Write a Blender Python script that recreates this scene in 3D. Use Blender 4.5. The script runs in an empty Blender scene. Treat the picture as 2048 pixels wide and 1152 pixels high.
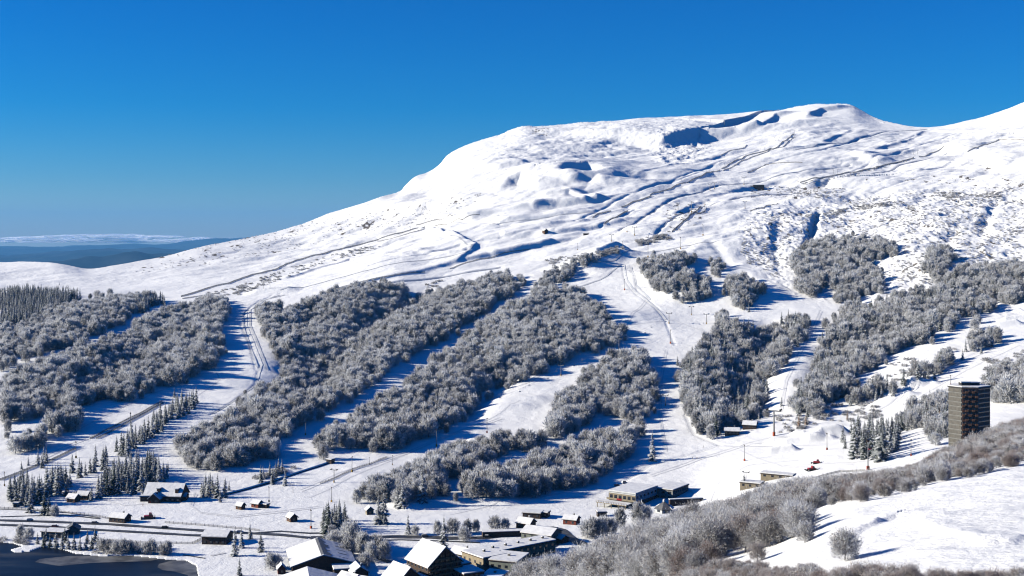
import bpy, math, random
import numpy as np

# ------------------------------------------------------------------ camera, sky, sun, exposure
F = 2500.0; CU = 1024.0; HV = 470.0           # focal length in photo pixels, principal column, horizon row
C = bpy.context.scene.collection
sc = bpy.context.scene
cam_d = bpy.data.cameras.new('camera'); cam = bpy.data.objects.new('camera', cam_d); C.objects.link(cam)
cam_d.sensor_width = 36.0; cam_d.lens = 36.0 * F / 2048.0
cam_d.shift_y = -(576.0 - HV) / 2048.0
cam.location = (0, 0, 0); cam.rotation_euler = (math.radians(90), 0, 0)
cam_d.clip_start = 1.0; cam_d.clip_end = 400000.0
sc.camera = cam

SUN_EL = 21.5
SUN_AZ = -90.0            # degrees from the viewing direction, negative = to the left
SUN_STR = 5.0
SKY_STR = 0.066
EXPO = 0.72
se, sa = math.radians(SUN_EL), math.radians(SUN_AZ)
sdir = (math.sin(sa) * math.cos(se), math.cos(sa) * math.cos(se), math.sin(se))
world = bpy.data.worlds.new('World'); sc.world = world; world.use_nodes = True
wt = world.node_tree; wt.nodes.clear()
wo = wt.nodes.new('ShaderNodeOutputWorld'); wb = wt.nodes.new('ShaderNodeBackground')
sky = wt.nodes.new('ShaderNodeTexSky'); sky.sky_type = 'NISHITA'; sky.sun_disc = False
sky.sun_elevation = se; sky.sun_rotation = sa; sky.altitude = 1450
sky.air_density = 1.0; sky.dust_density = 0.8; sky.ozone_density = 5.0
hs = wt.nodes.new('ShaderNodeHueSaturation'); hs.inputs['Saturation'].default_value = 1.30
hs.inputs['Hue'].default_value = 0.5
ml = wt.nodes.new('ShaderNodeMix'); ml.data_type = 'RGBA'; ml.blend_type = 'MULTIPLY'; ml.inputs[0].default_value = 1.0; 
wtc = wt.nodes.new('ShaderNodeTexCoord'); wsx = wt.nodes.new('ShaderNodeSeparateXYZ'); wt.links.new(wtc.outputs['Generated'], wsx.inputs[0])
wr = wt.nodes.new('ShaderNodeValToRGB'); wt.links.new(wsx.outputs['Z'], wr.inputs[0])       # clear deep air overhead, paler air near the horizon
we = wr.color_ramp.elements; we[0].position = 0.0; we[0].color = (0.85, 0.90, 1.0, 1); we[1].position = 0.17; we[1].color = (0.0, 0.74, 1.10, 1)
x_ = we.new(0.045); x_.color = (0.42, 0.78, 1.02, 1); x_ = we.new(0.10); x_.color = (0.08, 0.75, 1.07, 1)
wt.links.new(wr.outputs[0], ml.inputs[7])
wt.links.new(sky.outputs[0], hs.inputs['Color']); wt.links.new(hs.outputs[0], ml.inputs[6]); wt.links.new(ml.outputs[2], wb.inputs[0])
wb.inputs[1].default_value = SKY_STR
wt.links.new(wb.outputs[0], wo.inputs[0])
sun_d = bpy.data.lights.new('sun', 'SUN'); sun_d.energy = SUN_STR; sun_d.angle = math.radians(0.5)
sun_d.color = (1.0, 0.925, 0.77)
sun = bpy.data.objects.new('sun', sun_d); C.objects.link(sun)
from mathutils import Vector, Matrix
sun.rotation_euler = Vector(sdir).to_track_quat('Z', 'Y').to_euler(); sun.location = (0, 0, 500)
sc.view_settings.view_transform = 'Standard'; sc.view_settings.look = 'None'
sc.view_settings.gamma = 1; sc.view_settings.exposure = EXPO
sc.render.engine = 'CYCLES'
sc.cycles.max_bounces = 6; sc.cycles.diffuse_bounces = 0; sc.cycles.volume_bounces = 0
sc.cycles.transparent_max_bounces = 12
sc.cycles.use_denoising = True; sc.cycles.filter_width = 1.15

rng = np.random.default_rng(7); random.seed(7)
R = math.radians

# ------------------------------------------------------------------ helpers
def tag(o, label=None, cat=None, group=None, kind=None):
    if label: o['label'] = label
    if cat: o['category'] = cat
    if group: o['group'] = group
    if kind: o['kind'] = kind
    return o

def mat(name, color, rough=0.8, metal=0.0, noise=0.0, scale=1.0, color2=None, bump=0.0, spec=0.3):
    m = bpy.data.materials.new(name); m.use_nodes = True; nt = m.node_tree
    b = nt.nodes['Principled BSDF']; b.inputs['Roughness'].default_value = rough
    b.inputs['Metallic'].default_value = metal; b.inputs['Specular IOR Level'].default_value = spec
    b.inputs['Base Color'].default_value = (*color, 1)
    if color2 is not None or bump:
        tc = nt.nodes.new('ShaderNodeTexCoord'); n = nt.nodes.new('ShaderNodeTexNoise')
        n.inputs['Scale'].default_value = scale; n.inputs['Detail'].default_value = 4
        nt.links.new(tc.outputs['Object'], n.inputs['Vector'])
        if color2 is not None:
            r = nt.nodes.new('ShaderNodeValToRGB'); r.color_ramp.elements[0].position = 0.38; r.color_ramp.elements[1].position = 0.62
            r.color_ramp.elements[0].color = (*color, 1); r.color_ramp.elements[1].color = (*color2, 1)
            nt.links.new(n.outputs[0], r.inputs[0]); nt.links.new(r.outputs[0], b.inputs['Base Color'])
        if bump:
            bp = nt.nodes.new('ShaderNodeBump'); bp.inputs['Strength'].default_value = bump; bp.inputs['Distance'].default_value = 0.3
            nt.links.new(n.outputs[0], bp.inputs['Height']); nt.links.new(bp.outputs[0], b.inputs['Normal'])
    return m

def mesh_np(name, co, faces, mats=(), mi=None, attrs=None, smooth=False):
    """mesh from numpy arrays; faces: (n,3) or (n,4)"""
    me = bpy.data.meshes.new(name); co = np.asarray(co, dtype=np.float32); faces = np.asarray(faces, dtype=np.int32)
    k = faces.shape[1]; n = len(faces)
    me.vertices.add(len(co)); me.vertices.foreach_set('co', co.ravel())
    me.loops.add(n * k); me.loops.foreach_set('vertex_index', faces.ravel())
    me.polygons.add(n); me.polygons.foreach_set('loop_start', np.arange(0, n * k, k, dtype=np.int32))
    me.polygons.foreach_set('loop_total', np.full(n, k, dtype=np.int32))
    if mi is not None: me.polygons.foreach_set('material_index', np.asarray(mi, dtype=np.int32))
    if smooth: me.polygons.foreach_set('use_smooth', np.ones(n, dtype=bool))
    for m in mats: me.materials.append(m)
    if attrs:
        for an, av in attrs.items():
            a = me.attributes.new(an, 'FLOAT', 'POINT'); a.data.foreach_set('value', np.asarray(av, dtype=np.float32))
    me.update(calc_edges=True); me.validate()
    return me

class MB:
    """collects polygons and links them as one mesh object"""
    def __init__(s): s.v = []; s.f = []; s.m = []
    def add(s, vs, fs, mi=0):
        o = len(s.v); s.v += [tuple(p) for p in vs]; s.f += [tuple(i + o for i in f) for f in fs]; s.m += [mi] * len(fs)
        return s
    def box(s, x0, x1, y0, y1, z0, z1, mi=0, rot=0, c=(0, 0)):
        vs = [(x, y, z) for z in (z0, z1) for x, y in ((x0, y0), (x1, y0), (x1, y1), (x0, y1))]
        if rot:
            a, b = math.cos(rot), math.sin(rot)
            vs = [(c[0] + (x - c[0]) * a - (y - c[1]) * b, c[1] + (x - c[0]) * b + (y - c[1]) * a, z) for x, y, z in vs]
        return s.add(vs, [(0, 3, 2, 1), (4, 5, 6, 7), (0, 1, 5, 4), (1, 2, 6, 5), (2, 3, 7, 6), (3, 0, 4, 7)], mi)
    def tube(s, p, q, r0, r1=None, n=8, mi=0):
        r1 = r0 if r1 is None else r1
        p, q = Vector(p), Vector(q); d = (q - p).normalized()
        a = d.orthogonal().normalized(); b = d.cross(a)
        vs = [p + (a * math.cos(t) + b * math.sin(t)) * r0 for t in [2 * math.pi * i / n for i in range(n)]] + \
             [q + (a * math.cos(t) + b * math.sin(t)) * r1 for t in [2 * math.pi * i / n for i in range(n)]]
        fs = [(i, (i + 1) % n, (i + 1) % n + n, i + n) for i in range(n)] + [tuple(range(n))[::-1], tuple(range(n, 2 * n))]
        return s.add(vs, fs, mi)
    def prism(s, prof, y0, y1, mi=0):
        """profile of (x, z) extruded along y"""
        n = len(prof)
        vs = [(x, y0, z) for x, z in prof] + [(x, y1, z) for x, z in prof]
        return s.add(vs, [tuple(range(n)), tuple(range(n, 2 * n))[::-1]] + [((i + 1) % n, i, i + n, (i + 1) % n + n) for i in range(n)], mi)
    def poly(s, pts, z0, z1, mi=0):
        n = len(pts)
        vs = [(x, y, z0) for x, y in pts] + [(x, y, z1) for x, y in pts]
        return s.add(vs, [tuple(range(n))[::-1], tuple(range(n, 2 * n))] + [(i, (i + 1) % n, (i + 1) % n + n, i + n) for i in range(n)], mi)
    def build(s, name, mats, parent=None, loc=None, rz=0, smooth=False):
        me = bpy.data.meshes.new(name); me.from_pydata(s.v, [], s.f)
        if not isinstance(mats, (list, tuple)): mats = [mats]
        for m in mats: me.materials.append(m)
        for p, mi in zip(me.polygons, s.m): p.material_index = mi; p.use_smooth = smooth
        me.update()
        o = bpy.data.objects.new(name, me); C.objects.link(o)
        if parent: o.parent = parent
        if loc is not None: o.location = loc; o.rotation_euler = (0, 0, rz)
        return o

def empty(name, loc, rz=0):
    o = bpy.data.objects.new(name, None); C.objects.link(o); o.location = loc; o.rotation_euler = (0, 0, rz); return o

def copy_tree(o, parent=None):
    c = o.copy(); C.objects.link(c); c.parent = parent
    for ch in list(o.children): copy_tree(ch, c)
    return c

def pchip(x, y, xn):
    x = np.asarray(x, float); y = np.asarray(y, float); h = np.diff(x); d = np.diff(y) / h
    m = np.zeros_like(y)
    for i in range(1, len(x) - 1):
        if d[i - 1] * d[i] > 0:
            w1 = 2 * h[i] + h[i - 1]; w2 = h[i] + 2 * h[i - 1]
            m[i] = (w1 + w2) / (w1 / d[i - 1] + w2 / d[i])
    m[0] = d[0]; m[-1] = d[-1]
    xn = np.clip(xn, x[0], x[-1]); k = np.clip(np.searchsorted(x, xn) - 1, 0, len(x) - 2)
    t = (xn - x[k]) / h[k]
    return (2*t**3-3*t**2+1)*y[k] + (t**3-2*t**2+t)*h[k]*m[k] + (-2*t**3+3*t**2)*y[k+1] + (t**3-t**2)*h[k]*m[k+1]

def hash2(ix, iy, seed):
    h = (ix * 374761393 + iy * 668265263 + seed * 1442695041) & 0xFFFFFFFF
    h = ((h ^ (h >> 13)) * 1274126177) & 0xFFFFFFFF
    return ((h ^ (h >> 16)) & 0xFFFF) / 65535.0
def vnoise(x, y, seed=0):
    ix = np.floor(x).astype(np.int64); iy = np.floor(y).astype(np.int64); fx = x - ix; fy = y - iy
    fx = fx*fx*fx*(fx*(fx*6-15)+10); fy = fy*fy*fy*(fy*(fy*6-15)+10)
    a = hash2(ix, iy, seed); b = hash2(ix+1, iy, seed); c = hash2(ix, iy+1, seed); d = hash2(ix+1, iy+1, seed)
    return (a*(1-fx)+b*fx)*(1-fy) + (c*(1-fx)+d*fx)*fy - 0.5
def fbm(x, y, oct=4, seed=0):
    s = 0; a = 1.0; f = 1.0
    for i in range(oct): s = s + a * vnoise(x*f + 17.3*i, y*f - 9.1*i, seed+i); a *= 0.5; f *= 2.03
    return s
def sstep(a, b, x):
    t = np.clip((x - a) / (b - a), 0, 1); return t*t*(3-2*t)
def inpoly(u, v, poly):
    u = np.asarray(u); v = np.asarray(v); c = np.zeros(np.broadcast(u, v).shape, bool); n = len(poly)
    for i in range(n):
        x1, y1 = poly[i]; x2, y2 = poly[(i+1) % n]
        if y1 == y2: continue
        c ^= ((y1 > v) != (y2 > v)) & (u < (x2-x1)*(v-y1)/(y2-y1) + x1)
    return c

# ------------------------------------------------------------------ terrain: elevation profiles (distance, image row) along sight lines
NEAR = {
 -700: [(60,1700),(200,1600),(400,1420),(600,1250),(690,1150),(746,1100),(824,1041),(880,1005),(940,967),(1000,925)],
 850: [(60,1650),(200,1580),(400,1400),(500,1350),(600,1250),(690,1150),(746,1100),(824,1041),(880,1004),(940,965),(1000,925)],
 1000: [(60,1600),(200,1480),(350,1290),(430,1200),(480,1176),(520,1180),(600,1230),(700,1138),(824,1041),(880,1003),(940,965),(1000,922)],
 1200: [(60,1600),(130,1450),(250,1250),(330,1160),(420,1122),(470,1110),(520,1112),(620,1195),(700,1135),(800,1052),(880,1003),(940,963),(1000,920)],
 1400: [(60,1600),(130,1350),(200,1180),(260,1110),(350,1075),(430,1055),(500,1047),(620,1120),(700,1112),(800,1045),(880,995),(940,955),(1000,912)],
 1500: [(60,1560),(130,1260),(200,1135),(260,1085),(350,1050),(450,1028),(540,1018),(650,1055),(720,1045),(800,1000),(850,972),(940,925),(1000,895)],
 1700: [(60,1500),(130,1190),(180,1100),(230,1024),(262,1003),(360,988),(450,984),(560,982),(650,1000),(740,985),(820,945),(900,905),(1000,870)],
 1900: [(60,1480),(130,1165),(180,1060),(230,990),(272,962),(340,945),(430,932),(540,922),(620,928),(700,945),(760,932),(850,885),(920,848),(1000,818)],
 2048: [(60,1480),(130,1152),(180,1040),(230,970),(280,937),(350,905),(430,880),(540,862),(600,867),(700,915),(760,905),(850,870),(920,830),(1000,790)],
 2750: [(60,1400),(130,1080),(200,960),(280,890),(430,840),(540,820),(600,830),(700,880),(850,850),(1000,740)],
}
SKYL = [(-700,500),(-300,515),(-100,524),(0,524),(100,525),(180,537),(230,531),(270,524),(330,512),(400,494),(500,475),(560,462),(670,432),(720,412),(760,395),(803,381),(808,374),(835,352),
 (860,342),(880,328),(893,312),(915,298),(960,280),(1000,268),(1045,252),(1090,253),(1150,250),(1240,246),(1300,242),(1400,240),(1480,236),(1530,228),(1580,219),(1640,210),(1690,206),(1703,207),(1716,216),
 (1740,231),(1780,245),(1820,252),(1850,255),(1885,252),(1920,245),(1960,235),(2000,222),(2048,204),(2300,120),(2750,20)]
RID = [(-700,2000),(0,2200),(180,2100),(400,2300),(670,2600),(803,2750),(840,2950),(1000,3150),(1300,3250),(1690,3380),(1780,3120),(1850,3020),(1930,3020),(2048,3080),(2750,2900)]
GL = [(0,1),(.2,.70),(.427,.4375),(.71,.1875),(.88,.0875),(1,0)]
GC = [(0,1),(.13,.84),(.254,.686),(.372,.543),(.4985,.4),(.65,.257),(.843,.114),(1,0)]
GR = [(0,1),(.13,.86),(.254,.72),(.372,.58),(.4985,.43),(.65,.28),(.843,.12),(1,0)]
U = np.concatenate([np.linspace(-1500, -600, 40, endpoint=False), np.linspace(-600, -60, 60, endpoint=False), np.linspace(-60, 2108, 1500), np.linspace(2108, 2600, 60)[1:], np.linspace(2600, 4300, 90)[1:]])
NU = len(U)
Dn = np.concatenate([np.exp(np.linspace(math.log(12), math.log(60), 60, endpoint=False)), np.exp(np.linspace(math.log(60), math.log(600), 300, endpoint=False)), np.linspace(600, 1000, 220, endpoint=False)])
Tf = np.linspace(0, 1, 860)
Tb = np.linspace(0, 1, 30)[1:]
def blend_cols(keys, rows):      # rows: profile per key column -> value per U
    keys = np.array(keys, float); rows = np.array(rows)
    k = np.clip(np.searchsorted(keys, U) - 1, 0, len(keys) - 2)
    t = np.clip((U - keys[k]) / (keys[k+1] - keys[k]), 0, 1)[:, None]; t = t*0.5 + 0.5*t*t*(3-2*t)
    return rows[k] * (1 - t) + rows[k+1] * t
kn = sorted(NEAR)
Vn = blend_cols(kn, [pchip([math.log(d) for d, v in NEAR[k]], [v for d, v in NEAR[k]], np.log(Dn)) for k in kn])
V1000 = blend_cols(kn, [np.array([NEAR[k][-1][1]]) for k in kn])[:, 0]
def smooth_u(a, sig):          # gaussian smoothing across sight lines
    a = np.asarray(a, float); one = a.ndim == 1; a = a[:, None] if one else a
    ug = np.arange(-1500, 4301, 8.0); k = np.arange(-int(3*sig/8), int(3*sig/8)+1); w = np.exp(-0.5*(k*8/sig)**2); w /= w.sum()
    out = np.empty_like(a); pad = len(k)//2
    for j in range(a.shape[1]):
        s = np.interp(ug, U, a[:, j]); s = np.concatenate([2*s[0]-s[pad:0:-1], s, 2*s[-1]-s[-2:-pad-2:-1]])
        out[:, j] = np.interp(U, ug, np.convolve(s, w, 'valid'))
    return out[:, 0] if one else out
Vn = smooth_u(Vn, 36); V1000 = smooth_u(V1000, 36)
vs_ = pchip([a for a, b in SKYL], [b for a, b in SKYL], U); rid = np.interp(U, [a for a, b in RID], [b for a, b in RID])
gk = [-700, 0, 450, 1000, 1500, 2048, 2750]
Gm = blend_cols(gk, [pchip([a for a, b in g], [b for a, b in g], Tf) for g in (GL, GL, [(0,1),(.16,.77),(.33,.56),(.6,.30),(.843,.12),(1,0)], GC, GC, GR, GR)])
vs_ = np.where(U > 1000, smooth_u(vs_, 13), vs_); rid = smooth_u(rid, 30); Gm = smooth_u(Gm, 70); vsm = smooth_u(vs_, 55); vsw = smooth_u(vs_, 190)
Df = np.exp(math.log(1000) + Tf[None, :] * np.log(rid / 1000)[:, None])
Vf = vsw[:, None] + (V1000 - vsw)[:, None] * Gm + (vsm - vsw)[:, None] * sstep(0.45, 0.95, Tf)[None, :] + (vs_ - vsm)[:, None] * sstep(0.90, 1.0, Tf)[None, :]
Zn = -(Vn - HV) / F * Dn[None, :]; Zf = -(Vf - HV) / F * Df
Db = rid[:, None] * (1 + 0.55 * Tb[None, :]); zr = Zf[:, -1]
Zb = zr[:, None] + (-760 - zr[:, None]) * (Tb[None, :] ** 1.15)
D = np.concatenate([np.repeat(Dn[None, :], NU, 0), Df, Db], 1)
Z = np.concatenate([Zn, Zf, Zb], 1)
UU = np.repeat(U[:, None], D.shape[1], 1); X = (UU - CU) / F * D
Tall = np.concatenate([np.zeros(len(Dn)), Tf, np.ones(len(Tb)) * 1.0])[None, :]
NV = D.shape[1]
def V_():
    return HV - Z * F / D

def gpos(u, v, dmin=0.0):
    """first ground point seen at photo pixel (u, v) -> world xyz"""
    iu = int(np.clip(np.searchsorted(U, u), 1, NU - 1)); a = (u - U[iu-1]) / (U[iu] - U[iu-1])
    d = D[iu-1] * (1-a) + D[iu] * a; z = Z[iu-1] * (1-a) + Z[iu] * a; vv = HV - z * F / d
    ok = np.nonzero((vv <= v) & (d >= dmin))[0]
    if len(ok) == 0: j = len(d) - len(Tb) - 1; dd = d[j]
    else:
        j = ok[0]
        dd = d[j] if j == 0 or vv[j-1] <= v else d[j-1] + (d[j] - d[j-1]) * (vv[j-1] - v) / max(vv[j-1] - vv[j], 1e-6)
    zz = float(np.interp(dd, d, z)); return ((u - CU) / F * dd, float(dd), zz)
def gz(x, y):
    u = CU + x / y * F
    iu = int(np.clip(np.searchsorted(U, u), 1, NU - 1)); a = min(max((u - U[iu-1]) / (U[iu] - U[iu-1]), 0), 1)
    return float(np.interp(y, D[iu-1], Z[iu-1]) * (1-a) + np.interp(y, D[iu], Z[iu]) * a)
def gz_arr(x, y):
    u = CU + x / y * F; iu = np.clip(np.searchsorted(U, u), 1, NU - 1); out = np.zeros(len(x))
    a = np.clip((u - U[iu-1]) / (U[iu] - U[iu-1]), 0, 1)
    for c in np.unique(iu):
        s = iu == c
        out[s] = np.interp(y[s], D[c-1], Z[c-1]) * (1-a[s]) + np.interp(y[s], D[c], Z[c]) * a[s]
    return out
def proj(x, y, z): return CU + x / y * F, HV - z / y * F

def seg_field(pts, width, ends=True):
    """distance and signed side of the grid to a world polyline within reach; returns slices"""
    P = np.array(pts)[:, :2]; m = width
    us = CU + P[:, 0] / P[:, 1] * F; pad = m / P[:, 1].min() * F
    i0, i1 = np.searchsorted(U, us.min() - pad), np.searchsorted(U, us.max() + pad)
    if i1 - i0 < 1: return None
    dd = D[i0:i1]; ok = ((dd > P[:, 1].min() - m) & (dd < P[:, 1].max() + m)).any(0); js = np.nonzero(ok)[0]
    if len(js) == 0: return None
    j0, j1 = js[0], js[-1] + 1
    x = X[i0:i1, j0:j1]; y = D[i0:i1, j0:j1]; best = np.full(x.shape, 1e9); side = np.zeros(x.shape); along = np.zeros(x.shape)
    n = len(P) - 1; tot = 0; L = np.hypot(*np.diff(P, axis=0).T); LL = L.sum()
    for k in range(n):
        ax, ay = P[k]; bx, by = P[k+1]; dx, dy = bx-ax, by-ay; l2 = dx*dx+dy*dy + 1e-9
        t = np.clip(((x-ax)*dx + (y-ay)*dy) / l2, 0, 1); ex = x-ax-t*dx; ey = y-ay-t*dy; d_ = np.hypot(ex, ey)
        s = d_ < best; best = np.where(s, d_, best); side = np.where(s, np.sign(dx*ey - dy*ex), side)
        along = np.where(s, (tot + t * L[k]) / LL, along); tot += L[k]
    return (slice(i0, i1), slice(j0, j1)), best, side, along
def blur(m, n=6, it=2):
    m = m.astype(np.float32)
    for _ in range(it):
        for ax in (0, 1):
            c = np.cumsum(np.concatenate([np.repeat(np.take(m, [0], ax), n + 1, ax), m, np.repeat(np.take(m, [-1], ax), n, ax)], ax), ax)
            m = (np.take(c, np.arange(2*n+1, c.shape[ax]), ax) - np.take(c, np.arange(0, c.shape[ax] - 2*n - 1), ax)) / (2*n+1)
    return m
def px(pts, dmin=0): return [gpos(u, v, dmin) for u, v in pts]
# ------------------------------------------------------------------ terrain: relief carved into the height field
V0 = V_()
farm = sstep(1150, 1900, D); crestm = 1 - sstep(0.90, 0.995, Tall) * 0.9
xr = X * 0.85 + D * 0.5; yr = -X * 0.5 + D * 0.85
upper = sstep(620, 470, V0) * farm
Z += fbm(xr / 420, yr / 190, 5, 3) * 24 * upper * crestm * (D < rid[:, None])
Z += np.abs(fbm(xr / 150 + 5, yr / 75, 4, 11)) * 8 * upper * crestm
Z += fbm(X / 60, D / 60, 4, 23) * 1.6 * sstep(300, 900, D) * (1 - 0.75 * sstep(-184, -188, Z))
Z += fbm(X / 14, D / 14, 3, 31) * 0.5 * (1 - sstep(500, 900, D)) + fbm(X / 3.0, D / 3.0, 3, 37) * 0.17 * (1 - sstep(250, 450, D))
Z += ((0.5 - np.abs(fbm(xr / 55 + 3, yr / 30, 3, 13))) * 2.4 + fbm(X / 22, D / 14, 3, 17) * 1.1) * upper * crestm * sstep(-0.2, 0.35, fbm(X / 230, D / 230, 2, 19) + 0.1)
ROCKY = [(1490,420),(1640,400),(1800,385),(2048,370),(2048,640),(1900,600),(1700,610),(1600,590),(1540,560),(1480,500)]
rk = inpoly(UU, V0, ROCKY) & (D > 1100); rk = blur(rk, 14)
Z += rk * (fbm(X / 38, D / 38, 5, 41) * 5.0 + np.abs(fbm(X / 15, D / 30, 3, 47)) * -3.5)
ROCK2 = [(1000,252),(1300,245),(1480,240),(1420,270),(1310,300),(1200,340),(1100,335),(1010,345),(960,330)]
r2 = inpoly(UU, V0, ROCK2) & (D > 1500); r2 = blur(r2, 14)
Z += r2 * (fbm(X / 45, D / 45, 5, 51) * 5.0)
bare = np.zeros(D.shape, np.float32)

def scarp(pts, h, w_left, w_right, taper=0.5, dmin=0, flat=0.0):
    P = px(pts, dmin); s = seg_field(P, max(w_left, w_right) * 2.6)
    if s is None: return
    sl, d, side, al = s
    w = np.where(side > 0, w_left, w_right); t = np.clip(np.minimum(al, 1 - al) / max(taper * 0.5, 1e-3), 0, 1)
    Z[sl] += h * np.exp(-(d / w) ** 2) * (t * t * (3 - 2 * t)) ** 0.7
def groove(pts, h, w, dmin=0):
    P = px(pts, dmin); s = seg_field(P, w * 3)
    if s is None: return
    sl, d, side, al = s; Z[sl] += h * np.exp(-(d / w) ** 2)
def mound(u, v, h, r, dmin=0, sx=1.0):
    x, y, z = gpos(u, v, dmin); s = seg_field([(x - r*sx, y), (x + r*sx, y)], r * 3)
    if s is None: return
    sl, d, side, al = s; Z[sl] += h * np.clip(1 - d / r, 0, 1) ** 1.3 if h > 0 else h * np.exp(-(d / r) ** 2)

# steep faces turned away from the low sun (left of the polyline direction = far side; right = camera side)
scarp([(1306,300),(1335,288),(1370,278),(1400,272),(1412,282)], 24, 260, 17)
scarp([(1597,380),(1630,372),(1665,371),(1688,380)], 15, 90, 11)
scarp([(985,385),(1015,368),(1045,360),(1076,366),(1085,378)], 13, 100, 18)
scarp([(1095,352),(1130,342),(1175,338),(1205,348),(1222,362)], 17, 110, 20)
scarp([(1130,365),(1160,358),(1200,364),(1215,376)], 14, 60, 20)
scarp([(1470,262),(1510,250),(1548,240),(1600,230)], 13, 150, 12)
scarp([(1605,238),(1640,224),(1670,219),(1700,212)], 12, 120, 12)
scarp([(1940,305),(1965,312),(1992,324),(2020,345)], 16, 90, 14)
scarp([(1560,345),(1620,325),(1680,318),(1720,300)], 9, 90, 40)
scarp([(1700,305),(1740,318),(1770,330)], 9, 60, 14)
scarp([(1870,290),(1900,296),(1930,310)], 12, 60, 16)
scarp([(1230,395),(1270,372),(1340,350),(1420,330)], 8, 90, 60)
scarp([(600,443),(670,436),(740,428),(830,416),(900,404),(975,388)], 12, 100, 30)
scarp([(940,345),(1000,335),(1060,322)], 10, 80, 20)
scarp([(895,440),(930,436),(960,440)], 5, 30, 10)
# cut banks of the pistes that contour the mountain
for pts, h in (([(655,584),(740,564),(830,545),(900,527),(965,511),(1050,497),(1170,471)], 3.2),
               ([(905,530),(940,505),(950,490),(925,478),(880,462),(860,455)], 4),
               ([(870,447),(920,436),(1000,425),(1080,410),(1150,405),(1215,395)], 5),
               ([(1060,412),(1110,402),(1180,396)], 4), ([(755,480),(800,468),(850,456)], 3), ([(980,510),(1060,492),(1110,478)], 3),
               ([(1080,392),(1140,384),(1200,398)], 5), ([(1740,300),(1800,285),(1850,262)], 5), ([(1640,285),(1700,262),(1740,262)], 5),
               ([(1900,305),(1950,290),(2000,279),(2048,279)], 6), ([(1860,262),(1950,262),(2048,250)], 5), ([(1000,470),(1060,466),(1110,462)], 3),
               ([(1100,460),(1180,458),(1250,440)], 3), ([(560,560),(620,542),(700,520),(780,505)], 3), ([(830,500),(900,505),(935,500)], 3), ([(1000,440),(1060,436),(1130,428),(1200,420)], 3), ([(1020,450),(1100,446),(1180,440)], 3), ([(1270,350),(1340,330),(1400,322),(1450,305)], 4), ([(1400,395),(1480,380),(1560,362),(1640,350)], 4), ([(1560,300),(1620,290),(1680,292)], 4), ([(1660,325),(1720,312),(1790,305),(1830,300)], 4), ([(1830,345),(1900,325),(1960,318)], 5), ([(1880,275),(1940,268),(2000,262),(2048,262)], 4), ([(1060,300),(1140,290),(1230,285)], 4), ([(1185,530),(1230,512),(1262,500)], 6), ([(1340,430),(1385,410),(1410,402)], 3)):
    scarp(pts, h * (1.05 if pts[0][1] > 350 else 0.6), 16, 5.5, 0.2)
for pts in ([(660,590),(760,570),(880,555),(1000,535)],[(1240,460),(1340,400),(1440,370),(1560,350),(1700,330)],[(1300,480),(1380,420),(1480,395),(1600,385)],[(1700,350),(1800,330),(1900,300),(2040,290)],[(1590,300),(1700,285),(1800,262),(1855,258)],
   [(1000,430),(1100,418),(1200,405),(1300,372),(1400,345)],[(880,425),(960,412),(1060,398),(1160,392)],[(1150,440),(1230,402),(1330,368),(1420,335),(1520,300)],[(1480,345),(1560,318),(1640,300),(1720,275),(1800,268)],[(1640,360),(1740,325),(1840,290),(1920,262)],
   [(700,480),(800,462),(900,446),(1000,448)],[(1000,475),(1100,470),(1200,455),(1270,420)],[(740,530),(860,505),(920,490)],[(960,480),(1020,470),(1080,455)],[(1420,400),(1500,402),(1600,396),(1700,395)],[(1750,385),(1850,350),(1950,335),(2040,320)],[(1480,330),(1540,322),(1600,312)],[(1700,300),(1760,290),(1830,270)]):
    groove(pts, -1.9, 3.6)
# gullies on the craggy slope
for pts, h, w in (([(1638,425),(1628,450),(1618,480),(1605,510)], -9, 5), ([(1990,400),(1975,430),(1965,470)], -4, 8), ([(1480,545),(1500,560),(1540,590)], -3, 9),
                  ([(1420,480),(1440,500),(1460,530)], -3, 9), ([(1560,440),(1550,480),(1560,540)], -2.5, 8), ([(1900,470),(1890,510),(1880,540)], -3, 8)):
    groove(pts, h, w)
# gullies inside the woods and knolls under the round woods of the ridge
groove([(835,590),(740,640),(670,700),(610,770)], -20, 32); groove([(1545,650),(1515,700),(1490,770),(1480,820)], -15, 22); groove([(620,640),(600,700),(590,740)], -8, 24)
groove([(1000,760),(960,790),(930,830)], -7, 16); groove([(300,690),(230,740),(160,790)], -9, 22); groove([(1660,700),(1640,760)], -6, 16)
for u, v, h, w in ((1320,560,11,34),(1380,590,13,36),(1490,590,13,34),(1360,520,8,26),(1240,640,8,40),(1100,690,6,60),(1250,750,5,30)):
    q = px([(u - 10, v), (u + 10, v)]); s_ = seg_field(q, w * 2.6); Z[s_[0]] += h * np.exp(-(s_[1] / w) ** 2)
scarp([(1130,548),(1180,530),(1230,512),(1262,500)], 16, 30, 40)
scarp([(796,1026),(850,1012),(930,1005),(1010,1007),(1050,1004)], 3.6, 30, 7, 0.3)
cl_ = inpoly(UU, V_(), [(1295,262),(1420,250),(1425,300),(1395,325),(1310,330)]) & (D > 1500); cl_ = blur(cl_, 8)
Z += cl_ * (fbm(X / 16, D / 10, 4, 77) * 4.5)
# round knolls under the central woods, a saddle between them

# snow heaps of the board park and groomed kickers
for u, v, h, r in ((1568,881,5,9),(1600,884,5,11),(1640,872,6,13),(1665,860,4,9),(1562,905,6,8),(1640,876,4,8),(1800,780,5,10),(1815,770,5,10),(1788,800,5,12),(1845,765,4,9),
                   (2030,640,5,10),(2015,650,5,9),(545,583,6,22),(1000,815,3,20),(1030,800,3,20),(960,882,3,8)):
    mound(u, v, h, r)
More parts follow.
